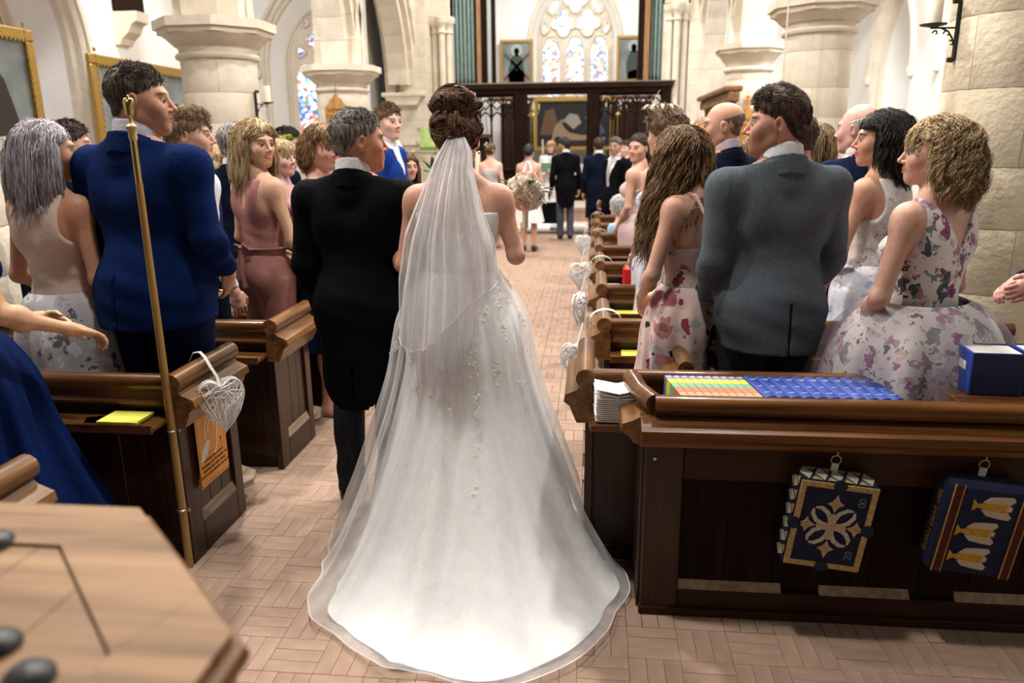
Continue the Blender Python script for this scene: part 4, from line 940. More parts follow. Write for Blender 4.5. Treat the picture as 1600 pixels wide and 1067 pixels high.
for i in range(4):
    M_=Matrix.Rotation(i*PI/2,4,'Y')
    q_=[(M_@Vector((a,0,b))) for a,b in ((0,.055),(.012,.078),(.030,.088),(.012,.098),(0,.125),(-.012,.098),(-.030,.088),(-.012,.078))]; sx=1 if i%2==0 else .86
    pix([(v.x*.95,v.z) for v in q_],'diamond_motif',PNK,k); pix([(v.x*.45+.0,v.z*.45+(0)) if False else ((v.x-(M_@Vector((0,0,.088))).x)*.45+(M_@Vector((0,0,.088))).x*.95,(v.z-(M_@Vector((0,0,.088))).z)*.45+(M_@Vector((0,0,.088))).z) for v in q_],'diamond_motif',BEI,k,-.053)
    M2=Matrix.Rotation(i*PI/2+PI/4,4,'Y')
    for s_ in (-1,1):
        pts=[(0,.008),(.016,.03),(.024,.055),(.018,.085),(.004,.098)]; L_=[M2@Vector((s_*a,0,b*.95)) for a,b in pts]
        link('petal',Me().tube([(v.x,-.052,v.z) for v in L_],[.006,.008,.009,.008,.004],6,flat=.25,up=(0,1,0)),GRW,k,True)
link('cross_motif',Me().box(-.008,.008,-.0555,-.05,-.05,.05).box(-.05,.05,-.0555,-.05,-.008,.008),PNK,k)
MK=Matrix(((1,0,0,0),(0,0,-1,0),(0,1,0,0),(0,0,0,1)))@Matrix.Rotation(R(90),4,'Z')
text('00',.036,MK,TEAL,k,loc=(.085,-.053,.105)); text('20',.036,MK,TEAL,k,loc=(.082,-.053,-.105))
for i in range(5):
    x=-.105+i*.0525; link('top_diamond',Me().prism([(x-.022,0),(x,.045),(x+.022,0),(x,-.045)],.1695,.1725,'z'),GRW,k)
    for s_ in ((-1,1) if i<4 else ()): link('top_triangle',Me().prism([(x+.008,s_*.046),(x+.045,s_*.046),(x+.026,s_*.02)],.1695,.1722,'z'),BEI,k)
for i in range(6):
    z=-.14+i*.055; link('side_diamond',Me().prism([(0,z-.022),(.035,z),(0,z+.022),(-.035,z)],-.1375,-.1345,'x'),GRW,k)
    link('side_triangle',Me().prism([(-.046,z+.012),(-.046,z+.042),(-.02,z+.027)],-.1375,-.1345,'x'),BEI,k)
k=kneeler('navy tapestry kneeler with three gold and white winged figures',1.335,.455,ROY)
for x in (-.118,.108):
    link('red_stripe',bx(x,x+.026,-.053,-.049,-.168,.168),DRED,k)
    for dx in (-.003,.026): link('gold_line',bx(x+dx,x+dx+.003,-.054,-.049,-.168,.168),YW,k)
for i,z in enumerate((.10,.0,-.10)):
    fx=-.0+(.02 if i==0 else -.01); 
    pix([(fx-.07,z-.02),(fx-.055,z-.006),(fx-.03,z-.012),(fx+.03,z-.016),(fx+.055,z-.008),(fx+.06,z+.0),(fx+.055,z+.010),(fx+.03,z+.016),(fx-.03,z+.012),(fx-.055,z+.006),(fx-.07,z+.022)],'figure_body',YW,k,-.053)
    for s_ in (-1,1): pix([(fx-.04,z+s_*.014),(fx-.02,z+s_*.034),(fx+.02,z+s_*.040),(fx+.055,z+s_*.042),(fx+.062,z+s_*.03),(fx+.045,z+s_*.012),(fx,z+s_*.010)],'wing',mat('cream_wool',(.55,.48,.36),.95,bump=.6,bscale=350),k,-.0525)
    pix([(fx+.04,z-.008),(fx+.054,z-.008),(fx+.054,z+.008),(fx+.04,z+.008)],'face',GRW,k,-.055)
MS=Matrix(((0,0,-1,0),(-1,0,0,0),(0,1,0,0),(0,0,0,1)))@Matrix.Rotation(R(90),4,'Z')
text('BORN DEAR DEE',.032,MS,YW,k,loc=(-.1365,0,0))
# kneeler lettering in the left pew (dark, seen past the blue dress)
k=empty('kneeler',(-2.55,2.35,.30),R(15),label='dark navy kneeler with faint gold letters hanging in the left pew',cat='kneeler'); k.rotation_euler=(0,R(-14),R(20)); link('cushion',bx(-.13,.13,-.05,.05,-.17,.17,b=.012),ROY,k)
text('ELE',.05,Matrix(((1,0,0,0),(0,0,-1,0),(0,1,0,0),(0,0,0,1)))@Matrix.Rotation(R(-80),4,'Z'),mat('dull_gold',(.12,.10,.02),.9),k,loc=(.03,-.052,.0)); link('gold_line',bx(-.09,-.087,-.053,-.05,-.17,.17),MATS['dull_gold'],k)
# papers, notices, bag
def slab(name,label,cat,c,sz,rz,m,n=1,group=None):
    e=empty(name,c,R(rz),label=label,cat=cat,group=group)
    for i in range(n): link('sheet' if n>1 else 'panel',bx(-sz[0]/2+i*.003,sz[0]/2+i*.003,-sz[1]/2,sz[1]/2,i*sz[2],(i+1)*sz[2]-.0006),m,e)
    return e
slab('order_of_service','bright yellow service sheets on the shelf of the sign pew','papers',(-1.87,2.71,.677),(.17,.13,.006),0,YEL,3)
slab('folded_paper','white folded paper under the yellow sheets','paper',(-1.97,2.70,.676),(.12,.13,.0006),25,WHITE)
for i,(y,lb) in enumerate(((3.93,'yellow service sheet on the second right pew shelf'),(4.92,'yellow service sheet on the third right pew shelf'))): slab('order_of_service',lb,'papers',(.30,y-.09,.677),(.26,.13,.004),0,YEL,2,'yellow sheets on the right pews')
n_=empty('notice',(-2.32,4.735,.70),label='small white printed notice on the back of the third left pew',cat='notice'); link('card',bx(-.085,.085,-.002,0,-.045,.045),WHITE,n_)
for i in range(5): link('print_line',Me().box(-.07,.07-.02*(i%3),-.003,-.0021,.030-i*.016,.034-i*.016),BLK,n_)
lw=tag(empty('kneeling_ledge',(-1.64,1.70,0),label='worn wooden ledge end below the cut-off left pew rail',cat='ledge')); link('ledge_capping',Me().prism([(x*.9,z+.56) for x,z in capprof(1)],-.1,.24,'y'),W_Y,lw); link('ledge_board',Me().box(-.03,.02,-.1,.22,0,.42,.004),W_Z,lw)
n_=empty('notice',(-1.61,1.86,.36),label='white printed card on the end of the cut-off left pew',cat='notice'); link('card',bx(0,.003,-.06,.06,-.06,.06),WHITE,n_)
bg=empty('clutch_bag',(.36,5.80,.677),R(-4),label='small red clutch bag on the fourth right pew shelf',cat='bag')
link('bag_body',bx(-.11,.11,-.045,.045,0,.155,b=.02),mat('red_leather',(.50,.008,.012),.35,bump=.1),bg); link('clasp_frame',Me().tube([(-.10,0,.155),(.10,0,.155)],.008,8).box(-.01,.01,-.01,.01,.155,.178,b=.003),BRASS,bg,True)
tag(link('patterned_book',bx(.10,.23,5.72,5.84,.677,.69,b=.002),mat('patterned',(.05,.08,.3),.6,col2=(.7,.6,.2),vscale=60)),'small blue and yellow booklet beside the red clutch','booklet')
# candle sconces
def sconce(label,c,rz,s=1.):
    e=empty('candle_sconce',c,rz,label=label,cat='sconce'); e.scale=(s,s,s)
    link('back_bar',Me().tube([(0.05,0,.17),(.015,0,.175),(0,0,.16),(0,0,-.15),(.02,0,-.165),(.045,0,-.165)],[.012,.014,.016,.016,.014,.011],8,flat=1.3),IRON,e,True)
    link('arm',Me().tube([(0,0,.02),(.17,0,.02)],.006,6),IRON,e,True); o=Me()
    for cx,cz,r_,ph in ((.065,-.015,.024,0),(.035,-.07,.020,1),(.135,-.01,.02,0)): o.tube([(cx+(r_-.0018*i)*math.cos(ph+i*.45),0,cz+(r_-.0018*i)*math.sin(ph+i*.45)) for i in range(11)],.005,6)
    o.tube([(.01,0,-.10),(.03,0,-.04),(.06,0,.0),(.1,0,.018)],.006,6); link('scrollwork',o,IRON,e,True)
    link('drip_pan',Me().lathe([(0,.028),(.03,.026),(.075,.036),(.078,.042),(.03,.034),(0,.034)],(.155,0),20),IRON,e,True)
    link('candle',Me().lathe([(0,.034),(.044,.034),(.044,.23),(.040,.236),(.02,.228),(0,.228)],(.155,0),20),mat('candle_wax',(.80,.72,.56),.5,sss=.3),e,True); link('wick',Me().tube([(.155,0,.228),(.158,0,.25)],.0015,5),BLK,e)
    return e
sconce('large black iron candle sconce with cream candle on the right pillar',(2.215,5.20,2.385),PI+.1,1.0)
sconce('small black iron candle sconce on the nearest left column',(-3.62,8.22,2.17),.05,.85)
sconce('black iron candle sconce mostly hidden behind the grey-suited man',(2.15,9.05,2.12),PI+.1,1.1)
# hanging wires
tag(link('wire',Me().tube([(3.75,8.2,6),(3.75,8.2,1.4)],.006,6),mat('green_wire',(.01,.06,.05),.5)),'thin dark green wire hanging in the right aisle','wire')
tag(link('cord',Me().tube([(1.98,8.6,6),(1.98,8.6,2.1)],.008,6),mat('cream_cord',(.6,.55,.45),.8)),'thin cream cord hanging before the grey-suited man','cord')
# number boards
def board(label,c,word,cross,w=.33,rz=0):
    e=empty('number_board',c,rz,label=label,cat='board'); BW=wood('board_oak',(.30,.14,.04),(.50,.27,.09),.4,2,.2)
    hw=w/2; out=[(-hw,-.55),(-hw,.05),(-hw*.75,.08),(-hw*.5,.17),(-hw*.25,.19),(-hw*.12,.24),(0,.255),(hw*.12,.24),(hw*.25,.19),(hw*.5,.17),(hw*.75,.08),(hw,.05),(hw,-.55)]
    if cross: out=[(-hw,-.55),(-hw,.05),(-hw*.5,.12),(-hw*.25,.17),(-.02,.18),(-.02,.24),(-.07,.21),(-.07,.31),(-.02,.28),(-.035,.35),(.035,.35),(.02,.28),(.07,.31),(.07,.21),(.02,.24),(.02,.18),(hw*.25,.17),(hw*.5,.12),(hw,.05),(hw,-.55)]
    link('back_board',Me().prism(out,-.015,.015,'y'),BW,e); text(word,.085 if not cross else .08,Matrix(((1,0,0,0),(0,0,-1,0),(0,1,0,0),(0,0,0,1))),BLK,e,loc=(0,-.017,-.005),depth=.001)
    for i in range(4): link('slat',bx(-hw+.01,hw-.01,-.026,-.014,-.08-.13*i,-.06-.13*i),BW,e)
    link('hanger',Me().tube([(0,0,.2),(0,.02,.45)],.004,5),IRON,e)
board('wooden hymns number board on the second left column',(-4.0,12.05,2.28),'HYMNS',False,.36)
board('wooden psalms number board topped by a cross on the far right column',(2.42,12.70,2.08),'PSALMS',True,.40)
# paintings
def painting(label,M_,w,h,cm,fr=.12,figs=()):
    e=empty('painting',label=label,cat='painting'); e.matrix_world=M_; GF=mat('gilt_frame',(.42,.26,.06),.4,metal=.7,bump=.8,bscale=40)
    for a in ((-w/2,w/2,h/2-fr,h/2),(-w/2,w/2,-h/2,-h/2+fr),(-w/2,-w/2+fr,-h/2+fr,h/2-fr),(w/2-fr,w/2,-h/2+fr,h/2-fr)): link('frame_side',bx(a[0],a[1],-.07,0,a[2],a[3],b=.014),GF,e)
    o=Me(); n=int(w/.07)
    for i in range(n):
        for s_ in (-1,1): o.box(-w/2+fr+(w-2*fr)*i/n,-w/2+fr+(w-2*fr)*(i+.55)/n,-.075,-.05,s_*(h/2-fr)-.012,s_*(h/2-fr)+.012)
    for i in range(int(h/.07)):
        for s_ in (-1,1): o.box(s_*(w/2-fr)-.012,s_*(w/2-fr)+.012,-.075,-.05,-h/2+fr+.07*i,-h/2+fr+.07*i+.04)
    link('bead_moulding',o,GF,e,kind='stuff'); link('canvas',bx(-w/2+fr,w/2-fr,-.03,-.01,-h/2+fr,h/2-fr),cm,e)
    for poly,m in figs: link('painted_figure',Me().prism([(x*w/2,z*h/2) for x,z in poly],-.0325,-.03,'y'),m,e)
    return e
ML=lambda y,z,x=-6.12,tilt=0: Matrix.Translation((x,y,z))@Matrix.Rotation(PI/2,4,'Z')@Matrix.Rotation(R(tilt),4,'X')
SKY=mat('painted_grey',(.10,.13,.14),.5,col2=(.24,.26,.25),vscale=2); DKF=mat('painted_dark',(.02,.015,.012),.5); RDF=mat('painted_red',(.22,.03,.015),.5); FLS=mat('painted_flesh',(.26,.18,.10),.7); TL=mat('painted_green',(.03,.05,.035),.5); BRN=mat('painted_brown',(.10,.05,.02),.5)
CLK=[(-.5,-1),(-.45,-.2),(-.3,.2),(-.1,.35),(0,.5),(.12,.35),(.35,.15),(.5,-.3),(.55,-1)]
painting('gilt-framed dark portrait at the far left edge of the picture',ML(7.35,2.22,-6.05),1.5,1.5,SKY,.12,[([(-.6,-1),(-.5,.0),(-.2,.4),(.1,.55),(.35,.3),(.5,-.2),(.75,-1)],DKF)])
painting('wide gilt-framed painting behind the blue-suited man',ML(10.3,2.15),2.35,1.42,SKY,.12,[([(.2,-1),(.25,-.1),(.4,.3),(.5,.1),(.75,-.1),(.8,-1)],DKF),([(-.7,-1),(-.6,.2),(-.4,.35),(-.2,-.2),(-.1,-1)],DKF)])
MB=lambda x,z,y=23.9: Matrix.Translation((x,y,z))
hal=[(.45*math.cos(a)*.8,.55+.28*math.sin(a)) for a in np.linspace(0,2*PI,14,endpoint=False)]; head=[(.16*math.cos(a),.5+.16*math.sin(a)) for a in np.linspace(0,2*PI,10,endpoint=False)]
painting('gilt-framed saint with halo left of the east window',MB(-2.28,4.08),1.0,1.28,SKY,.07,[(hal,mat('painted_halo',(.35,.38,.36),.5)),([(-.8,.35),(-.7,.45),(.8,-.7),(.7,-.8)],BRN),([(.8,.35),(.7,.45),(-.8,-.7),(-.7,-.8)],BRN),([(-.45,-1),(-.5,-.3),(-.3,.25),(0,.4),(.3,.25),(.45,-.3),(.45,-1)],TL),([(-.5,-1),(-.55,-.5),(0,-.3),(.5,-.5),(.5,-1)],RDF),(head,FLS)])
painting('gilt-framed bearded saint right of the east window',MB(1.18,4.12),1.0,1.28,SKY,.07,[(hal,MATS['painted_halo']),([(-.35,-1),(-.45,-.2),(-.2,.35),(.1,.4),(.4,.2),(.5,-1)],TL),([(-.35,-1),(-.3,-.55),(.4,-.4),(.45,-1)],RDF),(head,FLS),([(-.55,-.1),(-.4,.05),(-.3,-.1)],FLS)])
painting('large dark altar painting of mourning figures in a gold frame',MB(-.55,2.28,23.2),2.35,1.50,mat('painted_night',(.005,.0045,.004),.7),.10,[([(-.55,-.62),(-.5,-.2),(-.42,.02),(-.3,.05),(-.22,-.15),(-.1,-.32),(.2,-.42),(.45,-.42),(.6,-.5),(.8,-.52),(.8,-.60),(.4,-.60),(.1,-.62),(-.25,-.60),(-.38,-.45),(-.46,-.5),(-.5,-.7)],FLS),([(-.25,.15),(-.1,.4),(.1,.35),(.2,.05),(.0,-.2)],mat('painted_white',(.26,.23,.18),.7)),([(-.85,-.4),(-.7,.5),(-.5,.6),(-.4,.1),(-.55,-.4)],BRN),([(.3,-.2),(.35,.2),(.6,.15),(.8,-.3),(.6,-.5)],mat('painted_blue',(.04,.06,.12),.5)),([(-.4,.05),(-.3,.18),(-.2,.08)],FLS),([(.28,.2),(.38,.35),(.45,.2)],FLS)])
# altar and reredos
a=empty('reredos',label='carved dark wood panelling around the altar painting',cat='panelling')
for x in (-2.55,-2.15,-1.92,.62,.95,1.35): link('carved_panel',bx(x-.17,x+.17,23.3,23.36,.9,2.9,b=.02),W_Z,a)
for x in (-2.35,-1.80,.71,1.15,1.55): link('pilaster',Me().box(x-.04,x+.04,23.2,23.3,.2,3.0,.01),W_Z,a)
link('cornice',bx(-3.1,1.8,23.15,23.4,2.95,3.05,b=.02),W_X,a)
al=empty('altar',(-.55,22.3,.15),label='altar under a white cloth with brass cross and candles',cat='altar'); link('altar_table',bx(-1.15,1.15,-.4,.4,0,.95),W_D,al); link('altar_cloth',bx(-1.2,1.2,-.43,.43,.95,.98).box(-1.2,1.2,-.435,-.43,.72,.97),mat('linen',(.8,.78,.74),.8,bump=.2),al)
tag(link('altar_cross',Me().box(.0,.05,22.2,22.25,1.12,1.6,.005).box(-.12,.17,22.2,22.25,1.42,1.47,.005).lathe([(0,1.12),(.1,1.12),(.05,1.2),(0,1.2)],(.025,22.22),10),BRASS),'brass cross on the altar','cross')
def candlestick(label,x,y,z,h=.35,ch=.45):
    e=empty('candlestick',(x,y,z),label=label,cat='candlestick'); link('stick',Me().lathe([(0,0),(.09,0),(.07,.03),(.02,.06),(.015,h*.5),(.035,h*.55),(.015,h*.6),(.015,h-.04),(.05,h-.02),(.05,h),(0,h)],n=12),BRASS,e,True); link('candle',Me().lathe([(0,h),(.022,h),(.022,h+ch),(0,h+ch)],n=10),MATS['candle_wax'],e,True)
candlestick('tall candle on the altar left of the priest',-1.40,22.25,1.13,.3,.42); candlestick('tall candle on the altar right of the groom',.52,22.25,1.13,.3,.42); candlestick('tall thin candle beside the second left column',-4.35,13.6,0,2.0,.55)
# chandelier-like brass sconces in the chancel
for i,(x,lb) in enumerate(((-1.52,'brass candle branch left of the altar painting'),(.13,'brass candle branch seen through the right screen'),(.62,'second brass candle branch seen through the right screen'))):
    e=empty('candle_branch',(x,19.5,2.55),label=lb,cat='candelabrum',group='brass candle branches in the chancel'); o=Me(); o.tube([(0,0,.1),(0,0,-2.4)],.012,6).lathe([(0,-.2),(.05,-.15),(.03,-.08),(0,-.05)],n=8)
    for j in range(5): an=j*2*PI/5; o.tube([(0,0,-.1),(.1*math.cos(an),.1*math.sin(an),-.14),(.19*math.cos(an),.19*math.sin(an),-.08),(.2*math.cos(an),.2*math.sin(an),0)],.010,6)
    link('branches',o,BRASS,e,True); c_=Me(); [c_.lathe([(0,0),(.016,0),(.016,.14),(0,.14)],(.2*math.cos(j*2*PI/5),.2*math.sin(j*2*PI/5)),8) for j in range(5)]; link('candles',c_,MATS['candle_wax'],e)
# chancel stalls
for x,lb,sd in ((-2.9,'carved wooden choir stall on the left of the chancel',1),(1.5,'carved wooden choir stall on the right of the chancel',-1)):
    e=empty('choir_stall',(x,17.6,.15),label=lb,cat='stall'); link('stall_back',bx(-.05,.05,0,4.2,0,1.75,b=.01),W_D,e)
    for i in range(10): link('panel',bx(.05*sd-.012+(.0),.05*sd+.022,.05+i*.42,.40+i*.42,.75,1.6,b=.008),W_Z,e)
    link('stall_seat',bx(min(0,.4*sd),max(0,.4*sd),0,4.2,.42,.46),W_Y,e); link('canopy',bx(-.12,.12,0,4.2,1.75,1.85,b=.02),W_Y,e)
# organ pipes, both sides
def organ(side,xs,label):
    e=empty('organ_pipes',label=label,cat='organ'); PM=mat('pipe_green',(.26,.36,.34),.35,metal=.15,var=.1)
    for i,x in enumerate(xs): 
        link('pipe',Me().lathe([(.012,3.05),(.036,3.16),(.036,6.5)],(x,17.55),12),PM,e,True)
    o=Me(); o.box(min(xs)-.1,max(xs)+.08,17.62,17.66,3.0,6.5); link('case_back',o,mat('dark_slot',(.02,.03,.03),.8),e)
    return e
organ('L',[-3.08+i*.088 for i in range(6)],'grey green organ pipes left above the screen'); organ('R',[1.24+i*.085 for i in range(4)],'grey green organ pipes right above the screen')
OW=wood('organ_oak',(.22,.11,.05),(.42,.24,.12),.4,2,.2)
for x,w_,m,lb in ((-2.49,.10,OW,'light oak organ post on the left of the chancel'),(-2.375,.13,W_D,'dark timber organ post on the left of the chancel'),(-2.26,.09,mat('pipe_pale',(.42,.46,.45),.4,metal=.3),'pale flat organ pipe beside the dark left post'),(-2.17,.07,W_D,'narrow dark timber beside the pale left pipe'),(1.13,.12,OW,'light oak organ post on the right of the chancel'),(1.01,.13,W_D,'dark timber organ post on the right of the chancel')):
    tag(link('organ_post',bx(x-w_/2,x+w_/2,17.4,17.6,2.9,6.6,b=.01),m),lb,'post')
# rood screen
rs=empty('rood_screen',(0,16.8,0),label='dark carved wooden rood screen with cresting beam across the chancel',cat='screen')
link('beam',bx(-3.08,1.66,-.12,.10,2.86,2.96,b=.015),W_DX,rs); link('beam_moulding',bx(-3.0,1.60,-.08,.08,2.74,2.86,b=.02),W_D,rs); link('beam_top',bx(-3.12,1.70,-.16,.12,2.955,2.985,b=.006),mat('dusty_oak',(.16,.14,.12),.6),rs)
for x,w_ in ((-2.98,.14),(-1.52,.28),(.02,.28),(1.52,.16)): link('post',bx(x-w_/2,x+w_/2,-.08,.08,.07,2.76,b=.02),W_D,rs)
def bay(x0,x1,n):
    w_=(x1-x0)/n
    link('dado',bx(x0,x1,-.03,.03,.07,1.15,b=.01),W_D,rs); link('dado_rail',bx(x0,x1,-.06,.06,1.15,1.22,b=.015),W_D,rs)
    for i in range(1,n): link('mullion',Me().lathe([(.028,1.22),(.022,1.3),(.022,2.2),(.035,2.24),(.022,2.28)],(x0+i*w_,0),8),W_D,rs,True)
    link('tracery_head',Me().box(x0,x1,-.02,.02,2.70,2.76),W_D,rs)
    for i in range(n):
        c=x0+(i+.5)*w_; o=Me()
        o.tube([(c+w_*.5*math.sin(t)*.98,0,2.22+ (arch_z(w_*.5*math.sin(t),w_*.5,0,.75))*1.0) for t in np.linspace(-PI/2,PI/2,13)],.02,5)
        o.tube([(c+u,0,z) for u,z in foil(0,2.55,.085*w_/.25,4,.25)],.018,5,closed=True)
        for s_ in (-1,1): o.tube([(c+s_*w_*.5,0,2.30),(c+s_*w_*.42,0,2.42),(c+s_*w_*.5,0,2.58),(c+s_*w_*.38,0,2.7)],.018,5)
        link('tracery',o,W_D,rs,True)
bay(-2.91,-1.66,5); bay(.16,1.44,5)
# parclose screen on the right, pulpit, lectern hat etc.
ps=empty('side_screen',(1.98,11.3,0),label='oak side screen with a heavy cornice and turned balusters on the right',cat='screen')
OS=wood('screen_oak',(.14,.07,.03),(.30,.17,.08),.4,1,.2)
link('cornice',bx(-.16,.10,0,2.9,2.42,2.50,b=.02),OS,ps); link('cornice_band',bx(-.10,.06,.0,2.9,2.28,2.42,b=.02),OS,ps); link('rail',bx(-.03,.03,.0,2.9,1.7,1.78),OS,ps); link('dado',bx(-.02,.02,.0,2.9,0,1.7),OS,ps)
for i in range(17): link('baluster',Me().lathe([(.02,1.78),(.035,1.84),(.018,1.92),(.03,2.05),(.018,2.2),(.03,2.28)],(0,.08+i*.17),8),OS,ps,True)
pu=empty('pulpit',(-3.35,13.9,0),label='carved pale stone pulpit with green cloth on the left',cat='pulpit')
octo=lambda r,n=8:[(r*math.cos(PI/8+i*2*PI/n),r*math.sin(PI/8+i*2*PI/n)) for i in range(n)]
for r_,a_,b_,nm in ((.30,0,.9,'stem'),(.45,.9,1.0,'lower_moulding'),(.55,1.0,1.62,'drum'),(.60,1.62,1.74,'carved_band'),(.66,1.74,1.84,'top_moulding')): link(nm,Me().prism(octo(r_),a_,b_,'z'),STONE,pu)
for i in range(8):
    an=i*PI/4; M_=Matrix.Rotation(an,4,'Z')@Matrix.Translation((.512,0,0)); link('carved_panel',Me().box(0,.03,-.16,.16,1.08,1.55,.01,M=M_),STONE2,pu)
link('book_rest',Me().box(-.25,.2,-.2,.2,2.0,2.03,M=Matrix.Translation((.5,-.4,-.0))@Matrix.Rotation(R(-12),4,'X')),BRASS,pu); link('rest_stem',Me().tube([(.35,-.35,1.8),(.45,-.38,2.02)],.02,8),BRASS,pu)
GC=mat('green_damask',(.28,.42,.12),.7,col2=(.42,.56,.22),vscale=14); link('pulpit_fall',Me().box(.40,.68,-.68,-.66,1.70,2.03,.004),GC,pu); link('cloth_fringe',Me().box(.40,.68,-.685,-.655,1.64,1.70),mat('green_fringe',(.12,.22,.04),.9,bump=1,bscale=90),pu)
# crucifix
cr=empty('crucifix',(-4.08,16.36,3.10),label='dark wooden crucifix with pale figure on the stone pier',cat='crucifix')
CW=wood('cross',(.10,.04,.02),(.2,.09,.04),.5,2,0); link('upright',bx(-.035,.035,-.03,0,-.38,.34,b=.005),CW,cr); link('crossbar',bx(-.2,.2,-.032,-.002,.12,.19,b=.005),CW,cr)
V,F=surf([cone((0,-.05,.03),(0,-.05,-.06),.032,.026,.02),cone((0,-.05,-.06),(.01,-.05,-.26),.024,.012,.02),ell((.005,-.06,.115),(.022,.022,.028),.01),cone((0,-.05,.06),(-.15,-.045,.15),.012,.008,.01),cone((0,-.05,.06),(.15,-.045,.15),.012,.008,.01)],.006,pad=.01); link('figure',npmesh('figure',V,F),mat('carved_figure',(.30,.20,.12),.5),cr)
# font cover in the foreground
fc=empty('font_cover',(-.905,.525,0),label='octagonal light oak font cover with iron fittings, close in the bottom left corner',cat='font cover')
FW=wood('font_oak',(.13,.064,.024),(.32,.18,.085),.55,0,0); FW2=wood('font_oak_dark',(.09,.035,.009),(.18,.08,.022),.5,1,0); ap=.495; R8=ap/math.cos(PI/8)
vo=[(R8*math.cos(PI/8+i*PI/4),R8*math.sin(PI/8+i*PI/4)) for i in range(8)]; vi=[(x*.76,y*.76) for x,y in vo]
vm=lambda i:(vo[i]+0)
def lp(a,b,t): return (a[0]+(b[0]-a[0])*t,a[1]+(b[1]-a[1])*t)
for i in range(8):
    j=(i+1)%8; mo=((vo[i][0]+vo[j][0])/2,(vo[i][1]+vo[j][1])/2); k_=(i-1)%8; mp_=((vo[i][0]+vo[k_][0])/2,(vo[i][1]+vo[k_][1])/2)
    mi_=((vi[i][0]+vi[j][0])/2,(vi[i][1]+vi[j][1])/2); mk_=((vi[i][0]+vi[k_][0])/2,(vi[i][1]+vi[k_][1])/2); g=.996
    q_=[lp(vo[i],vo[j],.26),lp(vo[j],vo[i],.26),vi[j],vi[i]] if i%2==0 else [lp(vo[i],vo[(i-1)%8],.26),vo[i],vo[j],lp(vo[j],vo[(j+1)%8],.26),vi[j],vi[i]]; cx=sum(a_[0] for a_ in q_)/len(q_); cy=sum(a_[1] for a_ in q_)/len(q_)
    link('frame_board',Me().prism([(cx+(a_-cx)*g,cy+(b_-cy)*g) for a_,b_ in q_],1.165,1.20,'z'),FW,fc)
link('edge_moulding',Me().prism([(x*1.0,y*1.0) for x,y in vo],1.135,1.166,'z'),FW2,fc)
link('edge_rim',Me().tube([(x*1.004,y*1.004,1.168) for x,y in vo],.016,8,closed=True),FW2,fc,True)
ws=.1245
for i in range(6):
    x0_,x1_=-.3735+i*ws,-.3735+(i+1)*ws
    def yl(x): return min(.337,.337*1.414-abs(x)) 
    xs_=sorted({x0_+.001,x1_-.001,*[v for v in (-.155,.155) if x0_<v<x1_]}); up=[(x,max(.02,min(.373,.528-abs(x)))) for x in xs_]
    link('centre_board',Me().prism(up+[(x,-y) for x,y in up[::-1]],1.165,1.196,'z'),FW,fc)
link('core',Me().prism([(x*.97,y*.97) for x,y in vo],1.12,1.166,'z'),W_D,fc)
for x,y in ((.055,.375),(.235,.160),(.312,.112)): link('iron_boss',Me().lathe([(.0,1.19),(.027,1.195),(.026,1.204),(.018,1.212),(0,1.215)],(x,y),16),IRON,fc,True)
fb_=tag(empty('font',(-.905,.525,0),label='stone font bowl hidden under the oak cover',cat='font')); link('bowl',Me().prism([(x*.9,y*.9) for x,y in vo],.75,1.118,'z').prism([(x*.5,y*.5) for x,y in vo],0,.75,'z'),STONE,fb_)
